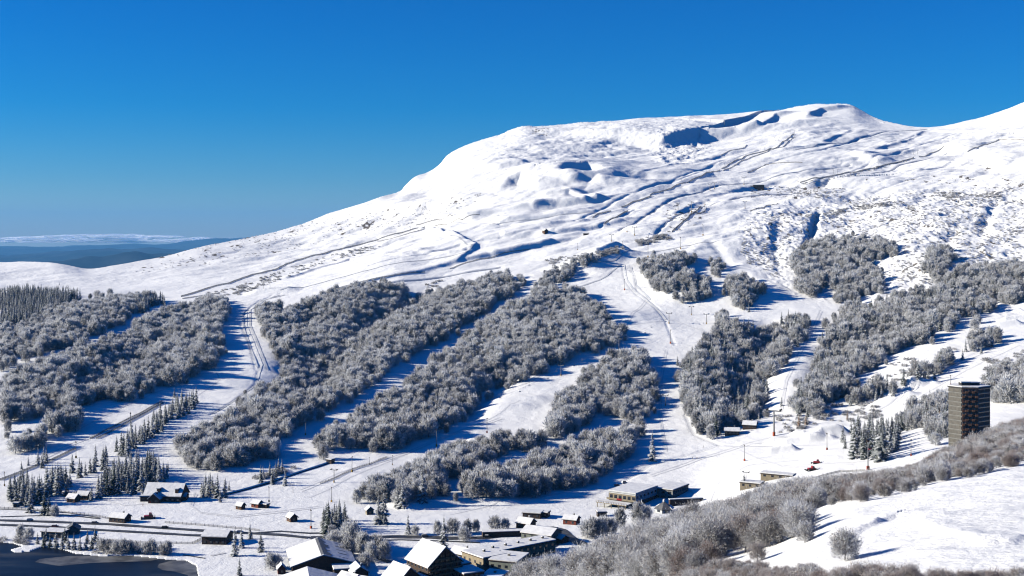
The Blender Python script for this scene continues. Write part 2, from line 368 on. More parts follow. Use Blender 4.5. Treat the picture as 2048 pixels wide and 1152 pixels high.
# two-rut tracks and groomed lanes
for pts in (([(560,588),(520,600),(490,625),(490,650),(505,690),(520,730),(510,770),(470,800),(420,830)]), ([(545,590),(505,610),(478,640),(500,690),(512,740)]),
            ([(1245,530),(1250,560),(1275,590),(1310,615),(1330,640)]), ([(1262,540),(1275,580),(1320,620)]), ([(1370,830),(1390,870),(1440,890),(1560,885)]),
            ([(1680,790),(1620,830),(1560,865)]), ([(1990,690),(1880,740),(1800,790),(1740,830)]), ([(1240,650),(1330,640),(1350,690)]),
            ([(420,995),(330,1005),(250,1010),(180,990)]), ([(640,1010),(560,1020),(470,1030),(400,1020)]), ([(1100,1000),(1200,985),(1300,930),(1440,890)])):
    groove(pts, -0.5, 2.0); 
# the foreground bank: low steps and a thin rocky step
for pts, h in (([(1690,1075),(1730,1055),(1765,1042)], 1.4), ([(1740,1046),(1790,1030),(1825,1028)], 1.2), ([(1835,1030),(1850,1048),(1900,1066),(1960,1086),(1990,1096)], 1.6), ([(2010,1088),(2048,1072)], 1.2)):
    scarp(pts, h * 0.38, 5, 0.8, 0.4)

# lake basin and shore
LAKE = [(-640,1040),(-200,1062),(-40,1078),(0,1085),(25,1088),(45,1094),(20,1101),(30,1106),(60,1104),(85,1095),(115,1097),(150,1108),(200,1113),(260,1112),(330,1119),(372,1122),(392,1132),(396,1150),(405,1200),(430,1300),(200,1420),(-640,1400)]
SHORE = -187.8
lk = inpoly(UU, V0, LAKE) & (D > 440) & (D < 900)
low = (D > 560) & (D < 930) & (Z < -183) & ~lk
Z[low] = np.maximum(Z[low], SHORE + 0.5)
Z[lk] = np.minimum(Z[lk], SHORE - 1.2)
lowf = (D <= 560) & (UU < 420) & ~lk; Z[lowf] = np.maximum(Z[lowf], SHORE + 0.6)

# bare ground (grass, heather and rock the wind keeps free of snow)
V1 = V_()
nb = fbm(X / 16, D / 22, 4, 61); nb2 = fbm(X / 5, D / 7, 3, 67)
def bare_in(poly, thr, dmin=0, amt=1.0):
    m = inpoly(UU, V1, poly) & (D > dmin)
    bare[m] = np.maximum(bare[m], (sstep(thr, thr + 0.12, nb + nb2 * 0.6) * amt)[m])
bare_in([(1500,440),(1640,405),(1760,395),(2048,375),(2048,600),(1900,600),(1700,600),(1600,590),(1500,480)], 0.46, 900, 0.75)
bare_in([(330,505),(480,470),(600,445),(760,420),(960,385),(980,392),(800,440),(700,470),(560,505),(400,530),(250,545)], 0.42, 900, 0.8)
bare_in([(1330,410),(1420,395),(1420,440),(1330,470)], 0.42, 900)
bare_in([(1040,255),(1100,255),(1100,275),(1050,270)], 0.30, 900)
bare_in([(1500,380),(1690,372),(1690,400),(1500,400)], 0.36, 900)
bare_in([(1730,350),(2048,330),(2048,375),(1730,365)], 0.45, 900)
slope_n = np.zeros(D.shape)

# grid mesh
def grid_mesh(name, X, Y, Z, mats, attrs=None):
    nu, nv = X.shape; idx = np.arange(nu * nv).reshape(nu, nv)
    f = np.stack([idx[:-1, :-1], idx[1:, :-1], idx[1:, 1:], idx[:-1, 1:]], -1).reshape(-1, 4)
    return mesh_np(name, np.stack([X, Y, Z], -1).reshape(-1, 3), f, mats, attrs=attrs, smooth=True)

def N(nt, t, **kw):
    n = nt.nodes.new(t)
    for k, v in kw.items():
        if hasattr(n, k): setattr(n, k, v)
        else: n.inputs[k.replace('_', ' ')].default_value = v
    return n
snow = bpy.data.materials.new('snow'); snow.use_nodes = True; nt = snow.node_tree; b = nt.nodes['Principled BSDF']
b.inputs['Roughness'].default_value = 0.75; b.inputs['Specular IOR Level'].default_value = 0.25
tc = N(nt, 'ShaderNodeTexCoord'); at = N(nt, 'ShaderNodeAttribute', attribute_name='bare')
n1 = N(nt, 'ShaderNodeTexNoise'); n1.inputs['Scale'].default_value = 0.9; n1.inputs['Detail'].default_value = 6; n1.inputs['Roughness'].default_value = 0.65
n2 = N(nt, 'ShaderNodeTexNoise'); n2.inputs['Scale'].default_value = 0.12; n2.inputs['Detail'].default_value = 5
n3 = N(nt, 'ShaderNodeTexNoise'); n3.inputs['Scale'].default_value = 2.6; n3.inputs['Detail'].default_value = 3
for n in (n1, n2, n3): nt.links.new(tc.outputs['Object'], n.inputs['Vector'])
bp = N(nt, 'ShaderNodeBump'); bp.inputs['Strength'].default_value = 0.9; bp.inputs['Distance'].default_value = 0.35
bp2 = N(nt, 'ShaderNodeBump'); bp2.inputs['Strength'].default_value = 0.4; bp2.inputs['Distance'].default_value = 2.2
nt.links.new(n1.outputs[0], bp.inputs['Height']); nt.links.new(n2.outputs[0], bp2.inputs['Height']); nt.links.new(bp2.outputs[0], bp.inputs['Normal'])
nt.links.new(bp.outputs[0], b.inputs['Normal'])
cr = N(nt, 'ShaderNodeValToRGB'); cr.color_ramp.elements[0].position = 0.30; cr.color_ramp.elements[1].position = 0.42
cr.color_ramp.elements[0].color = (0.72, 0.73, 0.74, 1); cr.color_ramp.elements[1].color = (0.87, 0.87, 0.87, 1)
nt.links.new(n3.outputs[0], cr.inputs[0])
cb = N(nt, 'ShaderNodeValToRGB'); cb.color_ramp.elements[0].color = (0.07, 0.06, 0.05, 1); cb.color_ramp.elements[1].color = (0.22, 0.19, 0.16, 1)
nt.links.new(n1.outputs[0], cb.inputs[0])
mu = N(nt, 'ShaderNodeMath', operation='MULTIPLY_ADD'); nt.links.new(n2.outputs[0], mu.inputs[0]); mu.inputs[1].default_value = 0.5; mu.inputs[2].default_value = -0.25
ad = N(nt, 'ShaderNodeMath', operation='ADD'); nt.links.new(at.outputs['Fac'], ad.inputs[0]); nt.links.new(mu.outputs[0], ad.inputs[1])
st = N(nt, 'ShaderNodeValToRGB'); st.color_ramp.elements[0].position = 0.40; st.color_ramp.elements[1].position = 0.75
nt.links.new(ad.outputs[0], st.inputs[0])
mx = N(nt, 'ShaderNodeMix', data_type='RGBA'); nt.links.new(st.outputs[0], mx.inputs[0]); nt.links.new(cr.outputs[0], mx.inputs[6]); nt.links.new(cb.outputs[0], mx.inputs[7])
nt.links.new(mx.outputs[2], b.inputs['Base Color'])

terr = bpy.data.objects.new('snow_terrain', grid_mesh('snow_terrain', X, D, Z, [snow], {'bare': bare.ravel()})); C.objects.link(terr); tag(terr, kind='structure')

# lake: dark open water with thin grey ice along the shore
lake_m = bpy.data.materials.new('lake_water'); lake_m.use_nodes = True; nt = lake_m.node_tree; b = nt.nodes['Principled BSDF']
tc = N(nt, 'ShaderNodeTexCoord'); mp = N(nt, 'ShaderNodeMapping'); mp.inputs['Scale'].default_value = (0.012, 0.05, 1)
mp.inputs['Rotation'].default_value = (0, 0, 0.15)
nt.links.new(tc.outputs['Object'], mp.inputs[0]); n1 = N(nt, 'ShaderNodeTexNoise'); n1.inputs['Scale'].default_value = 1.0; n1.inputs['Detail'].default_value = 7
nt.links.new(mp.outputs[0], n1.inputs['Vector']); cr = N(nt, 'ShaderNodeValToRGB')
e = cr.color_ramp.elements; e[0].position = 0.44; e[0].color = (0.003, 0.007, 0.02, 1); e[1].position = 0.66; e[1].color = (0.05, 0.052, 0.055, 1)
x = e.new(0.54); x.color = (0.010, 0.018, 0.035, 1)
nt.links.new(n1.outputs[0], cr.inputs[0]); nt.links.new(cr.outputs[0], b.inputs['Base Color']); b.inputs['Roughness'].default_value = 0.45; b.inputs['Specular IOR Level'].default_value = 0.12
lx = [gposz for gposz in ((-640, 470), (-640, 880), (150, 880), (150, 470))]
m = MB(); m.add([(-560, 420, SHORE), (-100, 420, SHORE), (-100, 900, SHORE), (-560, 900, SHORE)], [(0, 1, 2, 3)])
lake = m.build('lake_water', lake_m); tag(lake, kind='structure')
# grey ice shelf by the shore
def flat_at(u, v, z): y = -z * F / (v - HV); return ((u - CU) / F * y, y)
ice_m = mat('thin_ice', (0.06, 0.06, 0.062), 0.5, color2=(0.17, 0.17, 0.168), scale=0.10)
m = MB(); pts = [(318,1128),(345,1121),(375,1121),(397,1128),(400,1160),(385,1160),(375,1150),(350,1143),(325,1140),(315,1134)]
m.poly([flat_at(u, v, SHORE) for u, v in pts], SHORE - 0.1, SHORE + 0.06)
pts = [(140,1112),(200,1112),(270,1112),(330,1116),(300,1122),(240,1124),(180,1126),(120,1132),(70,1124),(80,1118)]
m.poly([flat_at(u, v, SHORE) for u, v in pts], SHORE - 0.1, SHORE + 0.05)
tag(m.build('lake_ice', ice_m), kind='structure')

# distant low country beyond the plateau, forested, fading into the air
dd = np.exp(np.linspace(math.log(5200), math.log(49500), 260)); uu = np.linspace(-900, 2900, 420)
DX = (uu[:, None] - CU) / F * dd[None, :]; DY = np.repeat(dd[None, :], len(uu), 0)
def band(d0, w, h, s):
    return np.exp(-((DY - d0) / w) ** 2) * h * (0.72 + 0.5 * fbm(uu[:, None] / 240 + s, DY * 0, 4, int(s)))
DZ = -680 + fbm(DX / 1800, DY / 1800, 4, 71) * 120 - 0.0000005 * 0
DZ = np.maximum(DZ, -760) + band(9000, 1300, 440, 3) + band(13500, 1500, 360, 9) + band(20000, 2600, 330, 15) + band(30000, 3800, 380, 27) + band(44000, 5000, 545, 33)
DZ += fbm(uu[:, None] / 30, DY / 900, 3, 5) * 34 + fbm(uu[:, None] / 90, DY / 4000, 3, 6) * 90
far_m = mat('distant_woodland', (0.010, 0.016, 0.022), 0.95, color2=(0.03, 0.04, 0.05), scale=0.0012, spec=0.0)
o = bpy.data.objects.new('distant_hills', grid_mesh('distant_hills', DX, DY, DZ, [far_m])); C.objects.link(o); tag(o, kind='structure')

# thin cloud bank low over the far horizon, beyond the air volume
cl_m = bpy.data.materials.new('cloud_white'); cl_m.use_nodes = True; nt = cl_m.node_tree; b = nt.nodes['Principled BSDF']
b.inputs['Base Color'].default_value = (0.9, 0.9, 0.92, 1); b.inputs['Roughness'].default_value = 1.0; b.inputs['Specular IOR Level'].default_value = 0
lw = N(nt, 'ShaderNodeLayerWeight'); lw.inputs[0].default_value = 0.35; mr = N(nt, 'ShaderNodeMapRange'); mr.inputs[1].default_value = 0.2; mr.inputs[2].default_value = 0.95; mr.inputs[3].default_value = 0.8; mr.inputs[4].default_value = 0.0
nt.links.new(lw.outputs['Facing'], mr.inputs[0]); 
bpn = N(nt, 'ShaderNodeTexNoise'); bpn.inputs['Scale'].default_value = 0.004; bpn.inputs['Detail'].default_value = 5; tcc = N(nt, 'ShaderNodeTexCoord'); nt.links.new(tcc.outputs['Object'], bpn.inputs['Vector'])
bpc = N(nt, 'ShaderNodeBump'); bpc.inputs['Distance'].default_value = 500; nt.links.new(bpn.outputs[0], bpc.inputs['Height']); nt.links.new(bpc.outputs[0], b.inputs['Normal'])
tlc = N(nt, 'ShaderNodeBsdfTranslucent'); tlc.inputs[0].default_value = (0.95, 0.95, 0.97, 1); nt.links.new(bpc.outputs[0], tlc.inputs['Normal'])
trc = N(nt, 'ShaderNodeBsdfTransparent'); b.inputs['Base Color'].default_value = (0.95, 0.95, 0.97, 1)
adc = N(nt, 'ShaderNodeAddShader'); mxc = N(nt, 'ShaderNodeMixShader'); nt.links.new(b.outputs[0], adc.inputs[0]); nt.links.new(tlc.outputs[0], adc.inputs[1])
nt.links.new(mr.outputs[0], mxc.inputs[0]); nt.links.new(trc.outputs[0], mxc.inputs[1]); nt.links.new(adc.outputs[0], mxc.inputs[2]); nt.links.new(mxc.outputs[0], nt.nodes['Material Output'].inputs[0])
m = MB(); rc = random.Random(4)
for i in range(150):
    u = rc.uniform(-120, 500) if i % 2 else rc.gauss(230, 120); yy = rc.uniform(53000, 60000); top = 9.0 * math.exp(-((u - 210) / 150) ** 2) + 3.0; wv = rc.uniform(14, 55) / F * yy; hv = rc.uniform(1.2, 3.2) / F * yy; v = 484 - rc.uniform(0, top + 3)
    c = Vector(((u - CU) / F * yy, yy, -(v - HV) / F * yy)); vs, fs = [], []; NA, NB_ = 12, 7
    for a in range(NB_):
        ph = math.pi * a / (NB_ - 1) - math.pi/2
        for k in range(NA):
            th = 2*math.pi*k/NA; rr = 1 + 0.25*math.sin(3*th + i) * math.cos(ph)
            vs.append((c.x + wv*math.cos(ph)*math.cos(th)*rr, c.y + wv*math.cos(ph)*math.sin(th)*rr, c.z + hv*math.sin(ph)*(1 + .3*math.sin(2*th+i))))
    for a in range(NB_ - 1):
        for k in range(NA): fs.append((a*NA+k, a*NA+(k+1) % NA, (a+1)*NA+(k+1) % NA, (a+1)*NA+k))
    m.add(vs, fs)
o = m.build('clouds', cl_m, smooth=True); tag(o, 'thin white cloud bank low over the far horizon at the left', 'clouds', kind='stuff')
# ------------------------------------------------------------------ trees: frosted bare broadleaf, snowy conifer, shrub
def frost_mat(name, dark, dark2, frost, lo=0.0, wood=False):
    m = bpy.data.materials.new(name); m.use_nodes = True; nt = m.node_tree; b = nt.nodes['Principled BSDF']
    b.inputs['Roughness'].default_value = 0.85; b.inputs['Specular IOR Level'].default_value = 0.1
    at = N(nt, 'ShaderNodeAttribute', attribute_name='frost'); oi = N(nt, 'ShaderNodeObjectInfo')
    c = N(nt, 'ShaderNodeMix', data_type='RGBA'); c.inputs[6].default_value = (*dark, 1); c.inputs[7].default_value = (*dark2, 1)
    nt.links.new(oi.outputs['Random'], c.inputs[0])
    md = N(nt, 'ShaderNodeMath', operation='MULTIPLY_ADD'); nt.links.new(oi.outputs['Random'], md.inputs[0]); md.inputs[1].default_value = -0.46; md.inputs[2].default_value = 0.42 + lo
    ad = N(nt, 'ShaderNodeMath', operation='ADD', use_clamp=True); nt.links.new(at.outputs['Fac'], ad.inputs[0]); nt.links.new(md.outputs[0], ad.inputs[1])
    f = N(nt, 'ShaderNodeMix', data_type='RGBA'); nt.links.new(ad.outputs[0], f.inputs[0]); nt.links.new(c.outputs[2], f.inputs[6]); f.inputs[7].default_value = (*frost, 1)
    nt.links.new(f.outputs[2], b.inputs['Base Color'])
    tl = N(nt, 'ShaderNodeBsdfTranslucent'); nt.links.new(f.outputs[2], tl.inputs[0]); ms = N(nt, 'ShaderNodeMixShader')      # rime lets light through
    k = N(nt, 'ShaderNodeMath', operation='MULTIPLY'); nt.links.new(ad.outputs[0], k.inputs[0]); k.inputs[1].default_value = 0.42
    out = nt.nodes['Material Output']; nt.links.new(k.outputs[0], ms.inputs[0]); nt.links.new(b.outputs[0], ms.inputs[1]); nt.links.new(tl.outputs[0], ms.inputs[2]); nt.links.new(ms.outputs[0], out.inputs[0]); return m
M_TWIG = frost_mat('frosted_twigs', (0.16, 0.10, 0.072), (0.075, 0.05, 0.042), (0.90, 0.91, 0.93))
M_TWIG_NEAR = frost_mat('frosted_twigs_near', (0.15, 0.095, 0.07), (0.09, 0.06, 0.048), (0.88, 0.89, 0.92), -0.14)
M_TWIG_BROWN = frost_mat('brown_twigs', (0.20, 0.11, 0.07), (0.16, 0.08, 0.055), (0.55, 0.52, 0.52), -0.1)
M_NEEDLE = frost_mat('snowy_needles', (0.018, 0.035, 0.028), (0.03, 0.045, 0.035), (0.82, 0.84, 0.87))
M_LARCH = frost_mat('larch_twigs', (0.34, 0.17, 0.06), (0.24, 0.13, 0.06), (0.6, 0.56, 0.52), -0.15)
M_BARK = mat('frosted_bark', (0.13, 0.10, 0.085), 0.9, color2=(0.42, 0.42, 0.44), scale=2.5)

def tris(P, d, L, W, rg):
    """one slim triangle per point: base across, tip along d"""
    r = rg.normal(size=P.shape); s = np.cross(d, r); s /= np.linalg.norm(s, axis=1)[:, None] + 1e-9
    a = P - s * W[:, None] * 0.5; b_ = P + s * W[:, None] * 0.5; c = P + d * L[:, None]
    co = np.stack([a, b_, c], 1).reshape(-1, 3); f = np.arange(len(co)).reshape(-1, 3); return co, f
def limb_mesh(segs):
    m = MB()
    for p, q, r0, r1 in segs: m.tube(p, q, r0, r1, 6)
    return m
def broad_arrays(seed, n=1100, h=10.0, w=6.6, tw=1.0, k=17, fb=0.0, slim=1.0, low=0.3, wild=0.42, clus=.068, lv=.2):
    """limbs fan up and out from a short trunk; every limb carries upswept twigs, dark at the foot and white with rime at the tip"""
    rg = np.random.default_rng(seed); segs = []; lean = rg.normal(size=2) * 0.03 * h
    segs += [((0, 0, -0.6), (lean[0]*.4, lean[1]*.4, h*.28), h*.026, h*.020), ((lean[0]*.4, lean[1]*.4, h*.28), (lean[0], lean[1], h*.62), h*.020, h*.010)]
    S, E, M_ = [], [], []
    for i in range(k):
        th = i * 2.399 + rg.uniform(-.3, .3); q = (i + .5) / k; el = 0.06 + 1.35 * q ** 0.9 + rg.uniform(-.08, .08); rr = w * .5 * math.cos(el) ** .8 * rg.uniform(.8, 1.15); ze = h * (.34 + .60 * math.sin(el)) * rg.uniform(.93, 1.06)
        zs = h * rg.uniform(.14, .22) + q * h * .34; s_ = np.array([lean[0]*zs/h, lean[1]*zs/h, zs]); e_ = np.array([math.cos(th)*rr, math.sin(th)*rr, ze]); m_ = (s_ + e_) / 2 + np.array([math.cos(th)*rr*.12, math.sin(th)*rr*.12, -.03*h])
        S.append(s_); E.append(e_); M_.append(m_); segs += [(tuple(s_), tuple(m_), h*.010, h*.006), (tuple(m_), tuple(e_), h*.006, h*.0025)]
    S, E, M_ = map(np.array, (S, E, M_)); j = rg.integers(0, k, n); t = (.25 + .80 * rg.uniform(0, 1, n) ** .55)[:, None]
    P = (1-t)**2*S[j] + 2*t*(1-t)*M_[j] + t*t*E[j]; tan = 2*(1-t)*(M_[j]-S[j]) + 2*t*(E[j]-M_[j]); tan /= np.linalg.norm(tan, axis=1)[:, None]
    P = P + rg.normal(size=(n, 3)) * w * clus * (0.35 + t)
    nl = int(n * low); a_ = rg.uniform(0, 2*np.pi, nl); rr = w*.5*np.sqrt(rg.uniform(.15, 1, nl))*.85; Pl = np.stack([rr*np.cos(a_), rr*np.sin(a_), rg.uniform(h*.08, h*.42, nl)], 1)
    cen = np.array([lean[0], lean[1], h*.42]); out = P - cen; out /= np.linalg.norm(out, axis=1)[:, None] + 1e-6
    d = tan*.7 + out*.55 + rg.normal(size=(n, 3))*wild; d[:, 2] += .2; dl = np.stack([np.cos(a_)*.7, np.sin(a_)*.7, np.full(nl, .35)], 1) + rg.normal(size=(nl, 3))*.4
    P = np.concatenate([P, Pl]); d = np.concatenate([d, dl]); d /= np.linalg.norm(d, axis=1)[:, None]; m2 = len(P)
    L = rg.uniform(.8, 1.9, m2) * tw; W = rg.uniform(.20, .42, m2) * tw * slim; co, f = tris(P, d, L, W, rg)
    lf = np.concatenate([rg.uniform(-lv, lv, k)[j], np.full(nl, .12)]); hh = np.clip(P[:, 2] / h, 0, 1)
    tip = np.where(rg.uniform(size=m2) < .90 - .10*hh + lf + fb, rg.uniform(.8, 1.0, m2), rg.uniform(.0, .2, m2)); base = tip * rg.uniform(.25, .9, m2)
    return co, f, np.stack([base, base, tip], 1).ravel(), segs
def conifer_arrays(seed, h=13.0, w=5.4, tiers=13, per=10, snow_=0.7):
    rg = np.random.default_rng(seed); cos = []; fs = []; frs = []; o = 0
    for t in range(tiers):
        a = t / (tiers - 1); z = h * (0.07 + 0.90 * a); r = w * 0.5 * (1 - a) ** 0.82 * rg.uniform(0.82, 1.12) + 0.12
        for k in range(max(5, int(per * (1 - 0.45*a)))):
            th = rg.uniform(0, 2*np.pi); rl = r * rg.uniform(0.62, 1.15); c, s = math.cos(th), math.sin(th); dr = -0.30 * rl - rg.uniform(0, 0.25)
            wd = rl * rg.uniform(0.28, 0.5) + 0.12; zz = z + rg.uniform(-0.2, 0.3)
            # branch: dark drooping fan below, snow pad above
            p0 = (0, 0, zz); pm = (c*rl*0.6, s*rl*0.6, zz + dr*0.35); pt = (c*rl, s*rl, zz + dr)
            l_ = (pm[0]-s*wd*0.5, pm[1]+c*wd*0.5, pm[2]-0.22*wd-0.08); r_ = (pm[0]+s*wd*0.5, pm[1]-c*wd*0.5, pm[2]-0.22*wd-0.08)
            sn = rg.uniform() < snow_; v = rg.uniform(0.45, 1.0) if sn else rg.uniform(0.0, 0.2)
            cos += [p0, l_, pt, r_, pm]; fs += [(o, o+1, o+4), (o+1, o+2, o+4), (o+2, o+3, o+4), (o+3, o, o+4)]; frs += [v*0.3, v*0.7, v, v*0.7, min(1, v*1.15)]; o += 5
            cos += [(p0[0], p0[1], p0[2]-0.25), (l_[0]*0.97, l_[1]*0.97, l_[2]-0.45), (pt[0]*0.95, pt[1]*0.95, pt[2]-0.4), (r_[0]*0.97, r_[1]*0.97, r_[2]-0.45)]
            fs += [(o, o+2, o+1), (o, o+3, o+2)]; frs += [0, 0, 0, 0]; o += 4
    th = np.linspace(0, 2*np.pi, 5)[:-1]
    for q in th: cos.append((0.10*math.cos(q), 0.10*math.sin(q), h*0.88)); frs.append(0.3)
    cos.append((0, 0, h*1.03)); frs.append(0.9); fs += [(o, o+1, o+4), (o+1, o+2, o+4), (o+2, o+3, o+4), (o+3, o, o+4)]
    return np.array(cos), np.array(fs), np.array(frs), [((0, 0, -0.6), (0, 0, h*0.9), h*0.017, h*0.004)]
def shrub_arrays(seed, n=220, h=1.6, w=2.6, tw=0.55):
    rg = np.random.default_rng(seed); th = rg.uniform(0, 2*np.pi, n); el = rg.uniform(0.05, 1.0, n); r = rg.uniform(0.2, 1, n) ** 0.5
    P = np.stack([np.cos(th)*np.cos(el)*r*w*0.5, np.sin(th)*np.cos(el)*r*w*0.5, np.sin(el)*r*h*0.8], 1)
    d = P / (np.linalg.norm(P, axis=1)[:, None] + 1e-6) + rg.normal(size=(n, 3))*0.35; d[:, 2] += 0.4; d /= np.linalg.norm(d, axis=1)[:, None]
    co, f = tris(P, d, rg.uniform(0.5, 1.3, n)*tw, rg.uniform(0.12, 0.35, n)*tw, rg)
    fro = np.where(rg.uniform(size=n) < 0.42, rg.uniform(0.4, 0.9, n), rg.uniform(0, 0.2, n)); fr3 = np.stack([fro, fro, np.clip(fro + 0.2, 0, 1)], 1).ravel()
    return co, f, fr3, [((0, 0, -0.3), (0, 0, h*0.3), 0.05, 0.03)]

def joined(name, arr, mc):
    co, f, fr, segs = arr; m = limb_mesh(segs); tv, tf = [], []
    vs = np.array(m.v); quads = [q for q in m.f if len(q) == 4]
    tf = np.array([(q[0], q[1], q[2]) for q in quads] + [(q[0], q[2], q[3]) for q in quads]) + len(co)
    return mesh_np(name, np.concatenate([co, vs]), np.concatenate([f, tf]), [mc, M_BARK], mi=[0]*len(f) + [1]*len(tf), attrs={'frost': np.concatenate([fr, np.zeros(len(vs))])})
def split(arr, mc, nm):
    co, f, fr, segs = arr; cm = mesh_np('crown', co, f, [mc], attrs={'frost': fr})
    m = limb_mesh(segs); tm = bpy.data.meshes.new('trunk'); tm.from_pydata(m.v, [], m.f); tm.materials.append(M_BARK); tm.update()
    return cm, tm
B_ARR = [broad_arrays(100+i, n=1500, tw=1.12, k=15, h=(9.5, 11.5, 10.5, 12.5, 10, 11)[i], w=(8.4, 8.2, 9.4, 7.2, 9.0, 6.6)[i], fb=(0.1, 0.0, 0.14, 0.06, 0.2, -0.06)[i]) for i in range(6)]
BN_ARR = [broad_arrays(120+i, n=5600, h=8.0, w=8.2, tw=0.60, slim=0.55, k=20, wild=.75, clus=.075, lv=.45, fb=.1) for i in range(5)]
K_ARR = [conifer_arrays(200+i, snow_=(0.62, 0.8, 0.86, 0.92)[i % 4]) for i in range(5)]
KD_ARR = [conifer_arrays(230+i, h=13.0, w=6.2, snow_=0.22) for i in range(3)]
S_ARR = [shrub_arrays(300+i) for i in range(4)]

def lib(name, arrs, mc):
    col = bpy.data.collections.new(name)
    for i, a in enumerate(arrs):
        o = bpy.data.objects.new(name, joined(name, a, mc)); col.objects.link(o)
    return col
COL_B = lib('bare_tree_kinds', B_ARR, M_TWIG); COL_BN = lib('near_tree_kinds', [broad_arrays(140+i, n=3400, h=8.0, w=8.2, tw=0.75, slim=0.65, k=18, wild=.75, clus=.075, lv=.45, fb=.1) for i in range(5)], M_TWIG_NEAR)
COL_K = lib('conifer_kinds', K_ARR, M_NEEDLE); COL_S = lib('shrub_kinds', S_ARR, M_TWIG); COL_BR = lib('brown_kinds', BN_ARR[:2], M_TWIG_BROWN)

def scatter(name, col, pts, label, cat):
    """ONE object: points that carry the trees of a wood nobody could count"""
    P = np.array([p[:3] for p in pts]); me = bpy.data.meshes.new(name); me.vertices.add(len(P)); me.vertices.foreach_set('co', P.astype(np.float32).ravel())
    a = me.attributes.new('sc', 'FLOAT', 'POINT'); a.data.foreach_set('value', np.array([p[3] for p in pts], np.float32)); me.update()
    o = bpy.data.objects.new(name, me); C.objects.link(o); tag(o, label, cat, kind='stuff')
    g = bpy.data.node_groups.new(name, 'GeometryNodeTree'); g.interface.new_socket('Geometry', in_out='INPUT', socket_type='NodeSocketGeometry'); g.interface.new_socket('Geometry', in_out='OUTPUT', socket_type='NodeSocketGeometry')
    n = g.nodes; gi = n.new('NodeGroupInput'); go = n.new('NodeGroupOutput'); ip = n.new('GeometryNodeInstanceOnPoints'); ci = n.new('GeometryNodeCollectionInfo')
    ci.inputs['Collection'].default_value = col; ci.inputs['Separate Children'].default_value = True; ci.inputs['Reset Children'].default_value = True
    mp = n.new('GeometryNodeMeshToPoints'); ip.inputs['Pick Instance'].default_value = True
    ri = n.new('FunctionNodeRandomValue'); ri.data_type = 'INT'; ri.inputs['Min'].default_value = 0; ri.inputs['Max'].default_value = 50
    rr = n.new('FunctionNodeRandomValue'); rr.data_type = 'FLOAT_VECTOR'; rr.inputs['Min'].default_value = (0, 0, 0); rr.inputs['Max'].default_value = (0, 0, 6.283)
    na = n.new('GeometryNodeInputNamedAttribute'); na.data_type = 'FLOAT'; na.inputs['Name'].default_value = 'sc'
    L = g.links
    L.new(gi.outputs[0], mp.inputs[0]); L.new(mp.outputs[0], ip.inputs['Points']); L.new(ci.outputs[0], ip.inputs['Instance'])
    L.new(next(s for s in ri.outputs if s.type == 'INT'), ip.inputs['Instance Index']); L.new(next(s for s in rr.outputs if s.type == 'VECTOR'), ip.inputs['Rotation'])
    L.new(next(s for s in na.outputs if s.type == 'VALUE' and s.enabled), ip.inputs['Scale']); L.new(ip.outputs[0], go.inputs[0])
    md = o.modifiers.new('trees', 'NODES'); md.node_group = g; return o

